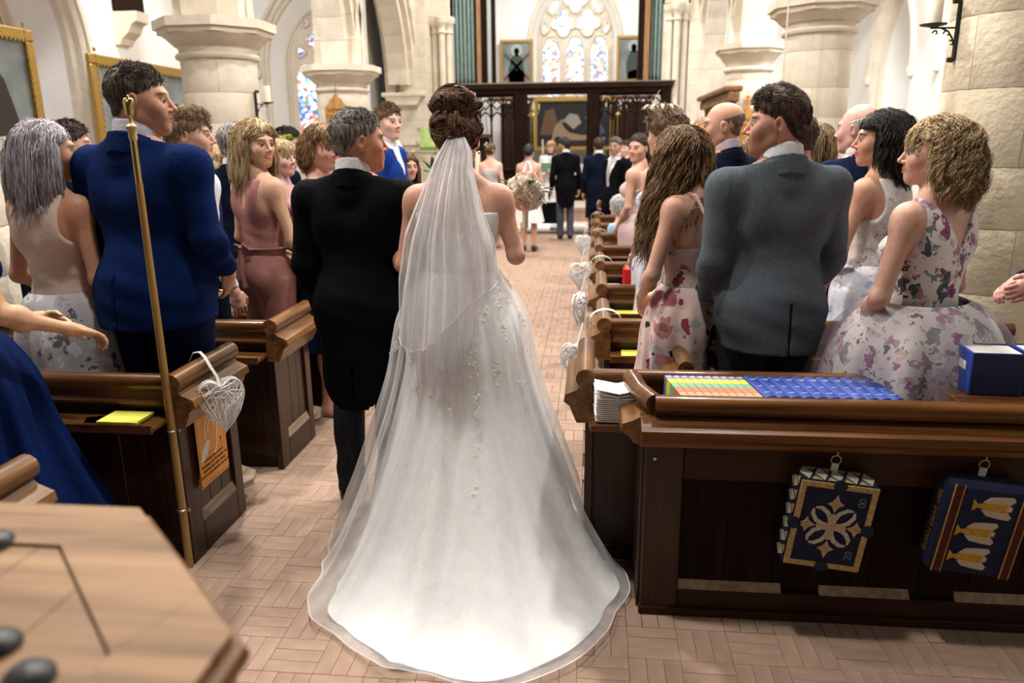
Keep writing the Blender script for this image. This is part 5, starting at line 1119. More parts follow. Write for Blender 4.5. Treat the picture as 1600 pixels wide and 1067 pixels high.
# ---------------------------------------------------------------- people of the congregation
def at(px,py,Y):
    d=_fw+_r2*((px-800)/1180)-_u2*((py-533.5)/1180); t=Y/d.y; return d.x*t,1.75+d.z*t
def dist(Y): return dict(res=.010,hres=.0036) if Y<3.8 else dict(res=.012,hres=.0045) if Y<5 else dict(res=.014,hres=.006) if Y<9 else dict(res=.02,hres=.010,hand=Y<17)
def PP(label,px,py,Y,face,hw,sex='m',pit=0,rol=0,dz=0,dx=0,z=0,**k):
    x,zt=at(px,py,Y); H=(zt-z-dz)*.975; kk=dist(Y); kk.update(k)
    rel=hw-face; rel=max(-88,min(88,rel))
    return P('person',label,x+dx,Y,H,face=face,head=(rel,pit,rol),sex=sex,z=z,**kk).body()
def floral(name,base,fl,lf,sc=16,rough=.7,thr=.30):
    m=bpy.data.materials.new(name); m.use_nodes=True; N=m.node_tree.nodes; Lk=m.node_tree.links; b=N['Principled BSDF']; b.inputs['Roughness'].default_value=rough; b.inputs['Specular IOR Level'].default_value=.2
    tc=N.new('ShaderNodeTexCoord'); no=N.new('ShaderNodeTexNoise'); no.inputs['Scale'].default_value=sc*1.6; no.inputs['Detail'].default_value=3; Lk.new(tc.outputs['Object'],no.inputs['Vector'])
    ad=N.new('ShaderNodeMix'); ad.data_type='RGBA'; ad.blend_type='LINEAR_LIGHT'; ad.inputs[0].default_value=.045; Lk.new(tc.outputs['Object'],ad.inputs[6]); Lk.new(no.outputs['Color'],ad.inputs[7])
    prev=None
    for i,(cols,s_,th,st) in enumerate([(lf,sc*.9,thr*.85,(1,1,.5)),(lf,sc*1.7,thr*.7,(1,.6,1)),(fl,sc,thr,(1,1,1)),([tuple(c*.5 for c in q) for q in fl],sc,thr*.42,(1,1,1))]):
        mp=N.new('ShaderNodeMapping'); mp.inputs['Scale'].default_value=st; mp.inputs['Location'].default_value=((i if i<2 else 2)*.37,)*3; mp.inputs['Rotation'].default_value=(0,.5*(i if i<2 else 0),0); Lk.new(ad.outputs[2],mp.inputs[0])
        v=N.new('ShaderNodeTexVoronoi'); v.inputs['Scale'].default_value=s_; Lk.new(mp.outputs[0],v.inputs['Vector'])
        sp=N.new('ShaderNodeSeparateColor'); Lk.new(v.outputs['Color'],sp.inputs[0])
        lt=N.new('ShaderNodeMath'); lt.operation='MULTIPLY'; Lk.new(sp.outputs[1],lt.inputs[0]); lt.inputs[1].default_value=th*1.7
        l2=N.new('ShaderNodeMath'); l2.operation='LESS_THAN'; Lk.new(v.outputs['Distance'],l2.inputs[0]); Lk.new(lt.outputs[0],l2.inputs[1])
        cr=N.new('ShaderNodeValToRGB'); cr.color_ramp.interpolation='CONSTANT'; e=cr.color_ramp.elements
        while len(e)<len(cols): e.new(.5)
        for j,c in enumerate(cols): e[j].position=j/len(cols); e[j].color=(*c,1)
        Lk.new(sp.outputs[0],cr.inputs[0]); mx=N.new('ShaderNodeMix'); mx.data_type='RGBA'; mx.inputs[6].default_value=(*base,1)
        if prev: Lk.new(prev,mx.inputs[6])
        Lk.new(l2.outputs[0],mx.inputs[0]); Lk.new(cr.outputs[0],mx.inputs[7]); prev=mx.outputs[2]
    Lk.new(prev,b.inputs['Base Color'])
    nb=N.new('ShaderNodeTexNoise'); nb.inputs['Scale'].default_value=22; Lk.new(tc.outputs['Object'],nb.inputs['Vector']); bp=N.new('ShaderNodeBump'); bp.inputs['Strength'].default_value=.3; bp.inputs['Distance'].default_value=.01; Lk.new(nb.outputs['Fac'],bp.inputs['Height']); Lk.new(bp.outputs[0],b.inputs['Normal'])
    return m
NV=clothm('navy',(.004,.007,.020)); NVB=clothm('navy_suit_blue',(.002,.012,.066)); BLKC=clothm('black',(.0035,.0035,.005)); WHC=clothm('white',(.72,.72,.74),var=.02); LIL=clothm('lilac',(.55,.52,.62),var=.02)
GREY=clothm('grey_suit',(.085,.102,.120),var=.16,vscale=120,bump=.4,bscale=250); DGT=clothm('dark_grey_trousers',(.03,.035,.045),var=.2,vscale=60,stretch=(1,1,.02)); DBL=clothm('dark_blue',(.003,.007,.032))
HD=hairm('dark',(.018,.010,.007),(.07,.04,.026)); HB_=hairm('brown',(.05,.024,.012),(.18,.095,.045)); HBL=hairm('blond',(.22,.14,.06),(.62,.47,.27)); HG=hairm('grey',(.06,.055,.05),(.36,.33,.30)); HBK=hairm('black',(.008,.006,.006),(.035,.024,.02)); HSV=hairm('silver',(.20,.18,.20),(.55,.51,.54)); HDB=hairm('ash_blond',(.10,.06,.03),(.46,.32,.17)); HLG=hairm('honey_brown',(.035,.016,.007),(.34,.20,.085)); HW=hairm('white',(.3,.3,.29),(.7,.69,.66)); HMB=hairm('mid_brown',(.06,.03,.016),(.20,.12,.065)); HSH=hairm('sandy',(.10,.06,.03),(.30,.20,.11))
SK1=(.58,.33,.22); SK2=(.52,.27,.17); SK3=(.66,.42,.33); SK4=(.60,.34,.25); SHOE=mat('shoe_leather',(.012,.012,.012),.3)
TUL=None
# --- left side, near rows
a=PP('broad man in a bright blue suit seen from behind, head turned right',212,90,3.22,-14,-74,wide=1.24,skin=SK2,brow=(.08,.05,.03),beard=((.22,.13,.09),.35),arms={-1:((-.27,-.03,1.14),(-.24,.1,.96),(.1,.4,-.9),(1,0,0)),1:((.275,-.02,1.16),(.215,.14,1.02),(-.3,.4,-.9),(-1,0,0))},hs=.97,dx=-.03)
a.jacket(NVB,hem=.83); a.collar(LIL,.004); a.trousers(DBL,SHOE); a.hair(hairm('dark_greying',(.022,.014,.011),(.12,.09,.075)),'short',n=4600,ln=.020,r=.0011,seed=3,thick=.006)
a=PP('woman with long silver lilac hair and cream sleeveless top',58,180,3.22,-12,-52,'f',skin=SK2,arms='clasp',wide=1.05)
a.bodice(clothm('cream_satin',(.62,.50,.44),rough=.5),lambda X,Y,Z: Z-1.475,hem=.93); a.skirt(floral('silver_floral',(.42,.41,.43),[(.30,.30,.34),(.6,.6,.62)],[(.07,.075,.09),(.12,.13,.15),(.5,.5,.5)],13),z1=.35,r1=(.32,.3),n=7,amp=.03); a.hair(HSV,'long',n=3800,len_=.27,r=.0015,wave=.7,curl=.003,seed=4,thick=.006,vol=.0,part=1)
# partial woman, far left: blue dress, head outside the frame
a=P('person','woman in a royal blue dress cut by the left picture edge, hands clasped',-2.26,2.40,1.84,face=-12,head=(35,0,0),sex='f',skin=(.62,.36,.21),arms={-1:((-.155,0,1.41),(-.24,.02,1.12),(-.02,.30,1.03),(.9,.2,-.45),(0,-1,0)),1:((.155,0,1.41),(.25,-.05,1.12),(.12,.24,1.00),(.5,.5,-.5),(0,-1,0))} and {-1:((-.24,.02,1.12),(.05,.30,1.05),(.9,.3,-.35),(0,-1,0)),1:((.240,-.01,1.14),(.325,.17,1.055),(.3,.85,-.35),(0,-.3,-1))},res=.010,hres=.005).body()
RB=clothm('royal_blue_chiffon',(.002,.010,.06),rough=.7); a.bodice(RB,lambda X,Y,Z: np.where(Y<0,Z-1.38,Z-1.40),armhole=.02); a.skirt(RB,z1=.32,r0=(.15,.13),r1=(.42,.36),n=11,amp=.028); a.hair(HDB,'long',n=700,len_=.2)
a=PP('man with dark hair just showing behind the silver-haired woman',97,184,4.3,-20,-60,skin=SK4); a.jacket(NV); a.trousers(NV,SHOE); a.hair(HD,'short',n=1400,r=.0016)
a=PP('elderly guest with grey hair and glasses at the far left edge',6,212,5.2,-45,-95,skin=SK3); a.jacket(clothm('slate',(.06,.07,.09)),shirt=WHC); a.trousers(NV,SHOE); a.hair(HW,'short',n=1000,r=.0018)
def glasses(a):
    o=Me()
    for g in (-1,1):
        o.tube([a.hl((g*.032+.022*math.cos(t),.098,.001+.017*math.sin(t)))*a.k for t in np.linspace(0,2*PI,14,endpoint=False)],.0014,5,closed=True); o.tube([a.hl((g*.054,.098,.004))*a.k,a.hl((g*.082,.0,.006))*a.k],.0014,5)
    link('glasses',o,IRON,a.root,True)
glasses(a)
a=PP('man in white shirt, navy waistcoat and wine tie looking right',284,164,4.1,-38,-72,skin=SK4,brow=(.12,.07,.04),arms='down',dx=.0,beard=((.35,.2,.12),.25)); a.shirt(clothm('white_dotted',(.66,.66,.70),var=.02),clothm('wine',(.09,.005,.012)),full=True); a.cloth('waistcoat',a.torso(.017),clothm('waistcoat_navy',(.01,.03,.12)),cut=lambda X,Y,Z: np.maximum(np.maximum(.90-Z,Z-(1.46-.3*Y)),np.maximum(np.abs(X)-.135,np.where((Y>.0)&(Z>1.2),(Z-1.2)*.35-np.abs(X),-1)))); a.trousers(NV,SHOE); a.hair(HSH,'short',n=2600,ln=.034,r=.0015,seed=8,top=.008)
a=PP('dark-suited man partly hidden behind the nearest left column',303,185,5.9,-35,-60,skin=SK1); a.jacket(NV); a.trousers(NV,SHOE); a.hair(HD,'short',n=900,r=.002)
a=PP('woman in navy seen from behind with a low blond bun',348,221,5.1,-10,-8,'f',skin=SK3); a.bodice(NV,None); a.cloth('sleeves',a.armp(.012,.4),NV); a.skirt(NV); a.hair(HBL,'short',n=1000,r=.002,ln=.03,thick=.014); 
def bun(a,c,r,m,n=26,seed=0,rr=.0045,name='hair_bun',strandn=7,spread=.1):
    rg=np.random.default_rng(seed); Ps=[]
    for i in range(n):
        ax=rg.normal(0,1,3); ax/=np.linalg.norm(ax); u=np.cross(ax,[.3,.5,.8]); u/=np.linalg.norm(u); v=np.cross(ax,u); t=np.linspace(0,rg.uniform(2.2,4.2),14)[:,None]+rg.uniform(0,6)
        base=(u*np.cos(t)+v*np.sin(t)); lift=1+.12*np.sin(t*2+rg.uniform(0,6))+rg.uniform(-.05,.12)
        for k in range(strandn):
            o_=ax*rg.normal(0,spread)+rg.normal(0,.012,3); q=np.array(c)+np.array(r)*(base*lift+o_*(.7+.3*np.sin(t))); Ps.append(q)
    Ps=np.array(Ps); W=(a.hc+(Ps.reshape(-1,3)*a.hsz)@a.HR.T).reshape(Ps.shape); V,F=strands(W,rr,rr*.5); 
    V2,F2=surf([ell(a.hl(c),np.array(r)*.98*a.hsz,.01,a.HR)],.008,pad=.01); o=a.out(name,np.concatenate([V2,V]),np.concatenate([F2,F+len(V2)]),m)
bun(a,(0,-.115,-.02),(.05,.04,.04),HBL,14,1)
a=PP('man with dark greying hair behind the woman in rose',362,188,4.9,-10,-25,skin=SK4); a.jacket(NV); a.trousers(NV,SHOE); a.hair(HG,'short',n=1600,r=.0016,ln=.02); a.collar(WHC)
# woman in rose
a=PP('smiling blond woman in a dusty rose jumpsuit with a tie back',394,183,4.50,-32,-118,'f',skin=(.60,.35,.23),smile=1,arms={-1:((-.23,.0,1.12),(-.18,.2,1.0),(.3,.6,-.6),(1,0,0)),1:((.235,.02,1.12),(.19,.20,1.02),(-.6,.6,-.3),(0,-1,0))},wide=1.02,dx=.0)
RO=clothm('dusty_rose',(.34,.16,.14),rough=.8,bump=.3,bscale=90)
def kn(X,Y,Z): return np.maximum(Z-1.46,np.where(Y<0,.03-np.sqrt((X*1.4)**2+((Z-1.37)*.45)**2),-1))
a.bodice(RO,kn,hem=.93); a.trousers(RO,mat('nude_shoe',(.5,.3,.22),.4)); 
a.cloth('trouser_seat',[ell((0,-.01,.95),(.178,.14,.14),.05),ell((.075,-.06,.91),(.10,.10,.11),.04),ell((-.075,-.06,.91),(.10,.10,.11),.04)]+a.legp(.026,False,.05),RO,cut=lambda X,Y,Z: np.maximum(.1-Z,Z-1.08))
o=Me(); o.tube([(math.sin(t)*.150,-math.cos(t)*.118,1.075) for t in np.linspace(0,2*PI,24,endpoint=False)],.016,8,closed=True,flat=.3,up=(0,0,1)); o.tube([(0,-.13,1.08),(.04,-.16,1.11),(.07,-.15,1.075),(.02,-.135,1.07)],.014,6,flat=.4); o.tube([(0,-.13,1.08),(-.04,-.16,1.10),(-.06,-.15,1.065),(-.02,-.135,1.07)],.014,6,flat=.4); o.tube([(.01,-.15,1.07),(.02,-.17,.95),(.03,-.165,.86)],[.012,.016,.018],6,flat=.3); o.tube([(-.01,-.15,1.07),(-.015,-.17,.97),(-.01,-.17,.90)],[.012,.015,.017],6,flat=.3)
o.v=[(x*a.k,y*a.k,z*a.k) for x,y,z in o.v]; link('waist_tie',o,RO,a.root,True)
a.hair(HBL,'long',n=2600,len_=.25,r=.0017,wave=1.2,curl=.005,seed=12,thick=.007,top=.010)
a=PP('woman with a lime green fascinator and blond fringe, smiling',434,212,5.3,-85,-112,'f',skin=(.68,.42,.36),smile=1,arms='clasp'); PKF=clothm('pink_floral',(.55,.35,.34)); a.bodice(PKF,None); a.skirt(PKF); a.hair(HBL,'bangs',n=1500,len_=.13,r=.002,thick=.014,seed=5)
o=Me(); FG=clothm('lime_mesh',(.30,.36,.05)); 
for i in range(7): o.tube([a.hl((-.02+.045*math.cos(t+i),-.0+.045*math.sin(t+i*.7),.135+.012*math.sin(2*t+i)))*a.k for t in np.linspace(0,4.5,10)],.011,6,flat=.3)
link('fascinator',o,FG,a.root,True)
a=PP('young dark-haired man in navy looking right, beside the stained window',443,196,6.1,-60,-85,skin=SK3,brow=(.03,.02,.015)); a.jacket(NV); a.trousers(NV,SHOE); a.hair(HBK,'short',n=1400,r=.002,ln=.035)
a=PP('laughing woman with short tousled brown hair and navy dress',498,192,4.7,-95,-118,'f',skin=(.60,.33,.25),smile=1.6,wide=1.12,age=1); a.bodice(DBL,lambda X,Y,Z: Z-(1.46-.02*np.abs(X)*10)); a.skirt(DBL); a.hair(hairm('tawny',(.10,.05,.022),(.36,.22,.11)),'bangs',n=2400,len_=.10,r=.0019,thick=.012,vol=.004,wave=1.5,seed=21,top=.012)
a=PP('guest in pink half hidden behind the father of the bride',531,222,5.6,-60,-60,'f',skin=SK3); a.bodice(PKF,None); a.skirt(PKF); a.hair(clothm('pink_hat',(.42,.20,.20)),'short',n=0,thick=.03)
# father of the bride
a=PP('grey-haired man in a black tailcoat standing beside the bride',552,163,3.42,-3,-62,wide=1.13,skin=(.52,.25,.16),brow=(.12,.09,.07),age=1,dx=-.01,arms={-1:((-.245,-.03,1.13),(-.24,.10,.90),(0,.3,-1),(1,0,0)),1:((.25,-.05,1.14),(.10,.20,1.10),(-.9,.4,.1),(0,-1,0))})
a.jacket(BLKC,hem=.52,tails=True); a.collar(WHC,.006); a.trousers(DGT,SHOE); a.hair(HG,'short',n=5200,ln=.017,r=.0010,seed=33,thick=.006)
a=PP('tall smiling man in a bright blue suit by the pulpit',604,158,6.6,-95,-128,skin=SK3,smile=.8); a.jacket(clothm('cobalt_suit',(.008,.035,.22)),shirt=WHC); a.trousers(NV,SHOE); a.hair(HMB,'short',n=1500,r=.002,ln=.035)
a=PP('woman with long brown hair wearing a huge white disc hat',636,236,7.0,-110,-142,'f',skin=SK4,smile=.8); a.bodice(BLKC,None); a.skirt(BLKC); a.hair(HB_,'long',n=1300,len_=.26,r=.0024,seed=6)
hm_=mat('white_straw',(.74,.72,.70),.8,bump=.4,bscale=80); o=Me(); o.lathe([(.0,.03),(.09,.03),(.10,-.01),(.12,-.02),(.30,-.012),(.375,.02),(.38,.026),(.30,-.002),(.12,-.008),(0,.0)],n=40); V=np.array(o.v)@rotx(R(-62)).T@rotz(R(18)).T; o.v=[tuple(p) for p in V+np.array(a.hl((.0,.0,.10))*a.k+np.array((.02,-.13,-.02)))]
link('disc_hat',o,hm_,a.root,True)
# --- far group
for px,py,Y,lb,dr in ((766,219,13.0,'bridesmaid with flowers in her bun, farthest left of the screen opening',(.50,.45,.45)),):
    a=PP(lb,px,py,Y,-5,-5,'f',skin=SK3,dz=.04); a.bodice(clothm('pale_dress',dr),lambda X,Y,Z: Z-1.36); a.skirt(MATS['cloth_pale_dress'],z1=.3); a.hair(HB_,'short',n=300,r=.003); bun(a,(0,-.10,.05),(.06,.05,.055),HB_,12,3,.006); 
    for i in range(5): link('hair_flower',Me().lathe([(0,-.01),(.018,0),(0,.012)],n=6),WHITE,a.root).location=a.hl((.06*math.cos(i),-.13,.02+.03*i))*a.k
a=PP('bridesmaid in a short white halter dress with a dark bun',826,224,12.6,-5,-12,'f',skin=SK4,dz=.0,arms='hold'); HWT=clothm('halter_white',(.74,.72,.72)); a.bodice(HWT,lambda X,Y,Z: np.maximum(Z-1.52,np.where((Y<.0)&(Z>1.24),np.abs(np.abs(X)-(.02+(1.5-Z)*.28))-.022,-1)),armhole=.03); a.skirt(HWT,z1=.50,r1=(.25,.23)); a.hair(HBK,'short',n=300,r=.003); bun(a,(0,-.10,.02),(.055,.05,.055),HBK,12,4,.006); a.shoes(SHOE)
a=PP('priest in white surplice and black cassock holding an open green book',861,219,16.0,172,170,'f',skin=SK3,smile=.8,z=.07,arms='hold',brow=(.3,.2,.12)); SUR=clothm('surplice',(.76,.75,.74),var=.02); a.cloth('surplice_top',a.torso(.03)+a.armp(.045,.75,1.4),SUR,res=.014,cut=lambda X,Y,Z: np.maximum(.95-Z,Z-1.48)); a.skirt(SUR,z0=1.30,z1=.52,r0=(.19,.15),r1=(.27,.24),n=10,amp=.02,name='surplice_skirt'); a.skirt(BLKC,z0=.8,z1=.06,r0=(.2,.18),r1=(.24,.22),n=6,amp=.01,name='cassock'); a.collar(BLKC); a.hair(hairm('strawberry',(.30,.18,.09),(.6,.42,.26)),'bangs',n=600,len_=.10,r=.004,thick=.018); a.shoes(SHOE)
link('scarf',Me().tube([(0,.14*a.k,1.4*a.k),(0,.15*a.k,1.34*a.k)],.03,6,flat=.3),BLKC,a.root)
hx=a.root.location
bk=empty('service_book',(hx.x-.02,hx.y-.40,1.27),R(172),label='open pale green service book held by the priest',cat='book'); GB=mat('pale_green_cover',(.25,.42,.27),.6)
for s_ in (-1,1): link('book_cover',Me().box(min(0,s_*.16),max(0,s_*.16),-.006,.006,-.11,.11,M=Matrix.Rotation(R(12*s_),4,'Z')@Matrix.Rotation(R(-30),4,'X')),GB,bk)
STR=clothm('morning_stripe',(.075,.085,.11),var=.3,vscale=70,stretch=(1,1,.02))
a=PP('groom in black tailcoat and grey striped trousers, head turned left',884,214,14.3,8,62,skin=SK1,beard=((.08,.045,.03),.6),brow=(.03,.02,.015)); a.jacket(BLKC,hem=.56,tails=True); a.collar(WHC,.006); a.trousers(STR,SHOE); a.hair(HBK,'short',n=600,r=.0035,top=.01)
a=PP('best man in a dark tailcoat seen from behind by the screen post',936,214,13.5,3,3,skin=SK1); a.jacket(NV,hem=.6); a.collar(WHC,.008); a.trousers(NV,SHOE); a.hair(HD,'short',n=600,r=.0035,top=.01)
a=PP('smiling tanned man with silver cravat and dark suit beyond the pews',962,212,11.5,130,158,skin=(.42,.23,.15),smile=1.2,brow=(.06,.045,.04),rol=0); SIL=clothm('silver_silk',(.42,.43,.47),rough=.4); a.jacket(BLKC,shirt=WHC,tie=SIL,wv=1.2); a.trousers(NV,SHOE); a.hair(hairm('dark_grey',(.05,.045,.04),(.20,.18,.165)),'crop',n=900,r=.003)
a=PP('young man glancing back between the tanned man and the girl in pink',977,218,13.0,100,150,skin=SK3); a.jacket(NV,shirt=WHC); a.trousers(NV,SHOE); a.hair(HD,'short',n=500,r=.0035)
a=PP('girl in a pale pink sleeveless dress looking back toward the aisle',999,206,7.5,62,146,'f',skin=SK4,arms='low',brow=(.06,.03,.02)); PP_=clothm('pale_pink',(.62,.46,.46),var=.03); a.bodice(PP_,lambda X,Y,Z: Z-1.44); a.skirt(PP_,z1=.42,r1=(.23,.22),n=6,amp=.012,pw=1); a.hair(HD,'short',n=900,ln=.02,r=.002,seed=9,thick=.008); bun(a,(0,-.11,-.02),(.045,.04,.06),HD,14,5)
a=PP('seated white-haired guest in pale blue beside the girl in pink',970,302,8.1,60,60,'f',skin=SK3,z=-.44,sit=1,hs=.95); BLP=clothm('baby_blue',(.30,.47,.62)); a.cloth('blouse',a.torso(.02)+a.armp(.018,.9),BLP,cut=lambda X,Y,Z: Z-1.47); a.hair(HW,'bangs',n=1000,len_=.07,r=.0035,thick=.018,wave=2)
# --- right side, near rows
a=PP('woman with brown updo and cream feather fascinator',1046,161,5.0,48,48,'f',skin=SK4,dz=.03,arms='low'); FLW=floral('blue_lace_floral',(.62,.60,.66),[(.25,.25,.45),(.5,.45,.6)],[(.4,.42,.5),(.55,.55,.6)],22); a.bodice(FLW,None); a.skirt(FLW,z1=.4); a.hair(HB_,'short',n=1500,r=.0022,ln=.05,thick=.022,top=.02); bun(a,(0,-.08,.05),(.075,.06,.06),HB_,22,8,.004)
CRF=mat('cream_feather',(.62,.50,.34),.8); o=Me()
for i in range(16): t0=i*.55; b0=np.array((-.045+.05*math.cos(t0),-.0+.05*math.sin(t0),.13)); o.tube([a.hl(b0+np.array((math.cos(t0)*.028*q,math.sin(t0)*.028*q,.03*math.sin(q*1.4))))*a.k for q in (0,.6,1.2,1.8,2.1)],[.005,.011,.013,.009,.002],6,flat=.3)
o.tube([a.hl((-.07,.03,.12))*a.k,a.hl((-.075,.02,.2))*a.k,a.hl((-.05,.01,.24))*a.k],.002,5); link('fascinator',o,CRF,a.root,True)
o=Me(); w_=a.A[-1][1]+(a.A[-1][2]-a.A[-1][1])*.86; o.tube([(w_+np.array((.031*math.cos(t),.01*math.sin(t*1),.031*math.sin(t))))*a.k for t in np.linspace(0,2*PI,14,endpoint=False)],.004,6,closed=True); link('bracelet',o,mat('silver',(.6,.6,.6),.25,metal=1),a.root,True)
# long-haired girl
a=PP('woman with very long wavy honey-brown hair in a pink rose-print dress',1062,188,3.68,48,40,'f',dx=.085,hoff=(-.01,.075,-.005),skin=(.62,.35,.25),arms={-1:((-.255,.03,1.12),(-.06,.24,.97),(.5,.35,-.7),(0,-1,0)),1:((.24,.0,1.12),(.06,.24,.96),(-.6,.35,-.6),(0,-1,0))},wide=1.10)
RP_=floral('rose_print',(.66,.49,.45),[(.34,.10,.12),(.42,.18,.18),(.22,.04,.06)],[(.02,.02,.025),(.40,.38,.38),(.55,.42,.38)],11,thr=.36)
a.bodice(RP_,lambda X,Y,Z: np.where(Y<0,Z-1.24,Z-1.33),armhole=.012); a.skirt(RP_,z1=.25,r0=(.15,.125),r1=(.33,.30),n=8,amp=.03,seed=2)
o=Me()
for g in (-1,1): o.tube([(g*.085,-.152,1.24),(g*.105,-.150,1.36),(g*.118,-.09,1.470),(g*.115,.0,1.492),(g*.105,.07,1.43),(g*.09,.118,1.33)],.008,6,flat=.5)
o.v=[(x*a.k,y*a.k,z*a.k) for x,y,z in o.v]; link('strap',o,mat('blush_satin',(.62,.45,.42),.4),a.root,True)
a.hair(HLG,'long',n=7000,len_=.50,r=.0014,wave=2.4,curl=.014,seed=41,thick=.006,part=0,sweep=(-.22,.16,0))
a=PP('bald smiling man in a dark navy suit seen in profile',1137,153,4.9,38,82,skin=(.56,.30,.20),smile=1,hs=.98); a.jacket(NV); a.collar(LIL,.006); a.trousers(NV,SHOE); a.hair(hairm('cropped_grey',(.10,.06,.045),(.22,.14,.11)),'bald',n=500,ln=.006,r=.0012,thick=.002)
a=PP('smiling woman with copper blond fringe behind the bald man',1105,181,6.0,85,118,'f',skin=SK3,smile=1); a.bodice(clothm('teal_blue',(.02,.07,.16)),lambda X,Y,Z: Z-1.42); a.skirt(MATS['cloth_teal_blue']); a.hair(hairm('copper_blond',(.22,.11,.05),(.50,.32,.17)),'bangs',n=1400,len_=.14,r=.0022,thick=.012,seed=14)
a=PP('light brown haired guest hidden behind the bearded man',1187,206,5.3,30,70,'f',skin=SK3); a.bodice(WHC,None); a.skirt(NV); a.hair(HDB,'long',n=900,len_=.2,r=.002)
a=PP('bearded man with dark quiff in a light grey suit seen from behind',1228,130,3.38,12,78,wide=1.16,skin=(.58,.29,.21),brow=(.06,.035,.02),beard=((.16,.075,.04),.6),pit=2,hs=.97,arms={-1:((-.25,-.02,1.14),(-.20,.16,.96),(.5,.5,-.6),(0,-1,0)),1:((.25,.0,1.13),(.2,.18,.96),(-.5,.5,-.6),(0,-1,0))})
a.jacket(GREY,hem=.79); a.collar(WHC,.006); a.trousers(DGT,SHOE); a.hair(hairm('dark_brown',(.02,.010,.006),(.085,.045,.026)),'short',n=5400,ln=.024,r=.0011,seed=50,thick=.005,top=.014)
a.cloth('pocket_flap',[cone((-.215,-.02,.93),(-.19,.07,.94),.012,.012,.01)],GREY,res=.006)
a=PP('blond guest seen from behind past the grey suit',1279,189,5.8,15,10,'f',skin=SK3); a.bodice(NV,None); a.skirt(NV); a.hair(HDB,'long',n=1200,len_=.2,r=.0022)
a=PP('navy-suited man whose head is hidden by the bearded man',1252,172,4.5,15,15,skin=SK4); a.jacket(DBL); a.trousers(NV,SHOE); a.hair(HD,'short',n=500)
a=PP('elderly balding man in a navy pinstripe suit on the right',1352,156,4.75,20,48,skin=(.66,.38,.32),age=1); a.jacket(clothm('pinstripe',(.008,.014,.045),var=.35,vscale=60,stretch=(1,1,.01))); a.collar(WHC,.006); a.trousers(NV,SHOE); a.hair(HW,'bald',n=1300,ln=.018,r=.0013,thick=.004)
a=PP('dark-haired woman in a white and pale blue lace dress in profile',1388,166,4.1,42,82,'f',skin=(.56,.30,.20),brow=(.03,.015,.01),arms={-1:((-.235,.03,1.13),(-.08,.22,.98),(.5,.4,-.6),(0,-1,0)),1:((.22,.0,1.12),(.06,.22,.97),(-.6,.3,-.5),(0,-1,0))}); LCE=floral('pale_lace',(.62,.66,.76),[(.80,.80,.82),(.40,.46,.66)],[(.8,.8,.82),(.74,.76,.80)],20,thr=.36); a.bodice(floral('white_lace',(.66,.62,.60),[(.76,.74,.72),(.45,.36,.30)],[(.8,.78,.76),(.72,.7,.68)],30,thr=.3),lambda X,Y,Z: Z-1.47); a.skirt(LCE,z1=.5,r1=(.24,.22)); a.hair(HBK,'long',n=2800,len_=.20,r=.0017,wave=1.8,curl=.008,seed=61,thick=.010,vol=.0)
a=PP('woman with curly blond bob in a white floral sleeveless dress',1478,173,3.15,38,74,'f',skin=(.62,.36,.27),smile=.8,wide=1.16,hs=.97,brow=(.35,.22,.13),arms={-1:((-.25,.02,1.12),(-.10,.20,.94),(.5,.35,-.7),(0,-1,0)),1:((.23,.0,1.12),(.05,.22,.95),(-.6,.35,-.6),(0,-1,0))})
FLC=floral('garden_print',(.74,.70,.68),[(.28,.07,.20),(.42,.22,.32),(.62,.45,.43)],[(.07,.085,.10),(.20,.22,.26),(.45,.47,.52)],19,thr=.38)
a.bodice(FLC,lambda X,Y,Z: np.where(Y<-.0,Z-(1.30+1.35*np.abs(X)),Z-(1.42)),armhole=.005); a.skirt(FLC,z0=1.09,z1=.35,r0=(.16,.135),r1=(.44,.42),n=9,amp=.03,pw=.62,seed=5); 
SHR=mat('organza',(.30,.24,.28),.6,alpha=.32); a.skirt(SHR,z0=1.09,z1=.33,r0=(.17,.145),r1=(.52,.50),n=13,amp=.035,pw=.62,seed=6,name='organza_overskirt')
a.hair(hairm('curly_blond',(.26,.16,.07),(.66,.50,.29)),'bangs',n=6500,len_=.17,r=.0012,wave=2.6,curl=.013,seed=71,thick=.012,vol=.004,grav=.8)
# man at right edge
a=P('person','man in a navy suit and white checked shirt cut by the right picture edge',2.16,3.44,1.80,face=80,head=(15,0,0),sex='m',skin=(.58,.30,.24),arms={-1:((-.25,.04,1.14),(-.17,.24,1.14),(.2,.8,-.5),(1,0,-.2)),1:((.25,.0,1.12),(.10,.24,1.10),(-.5,.8,-.3),(-.5,-.3,-1))},res=.010,hres=.005).body()
a.jacket(NV,shirt=clothm('checked',(.60,.62,.68),var=.1,vscale=90),wv=1.0); a.trousers(NV,SHOE); a.hair(HD,'short',n=300)
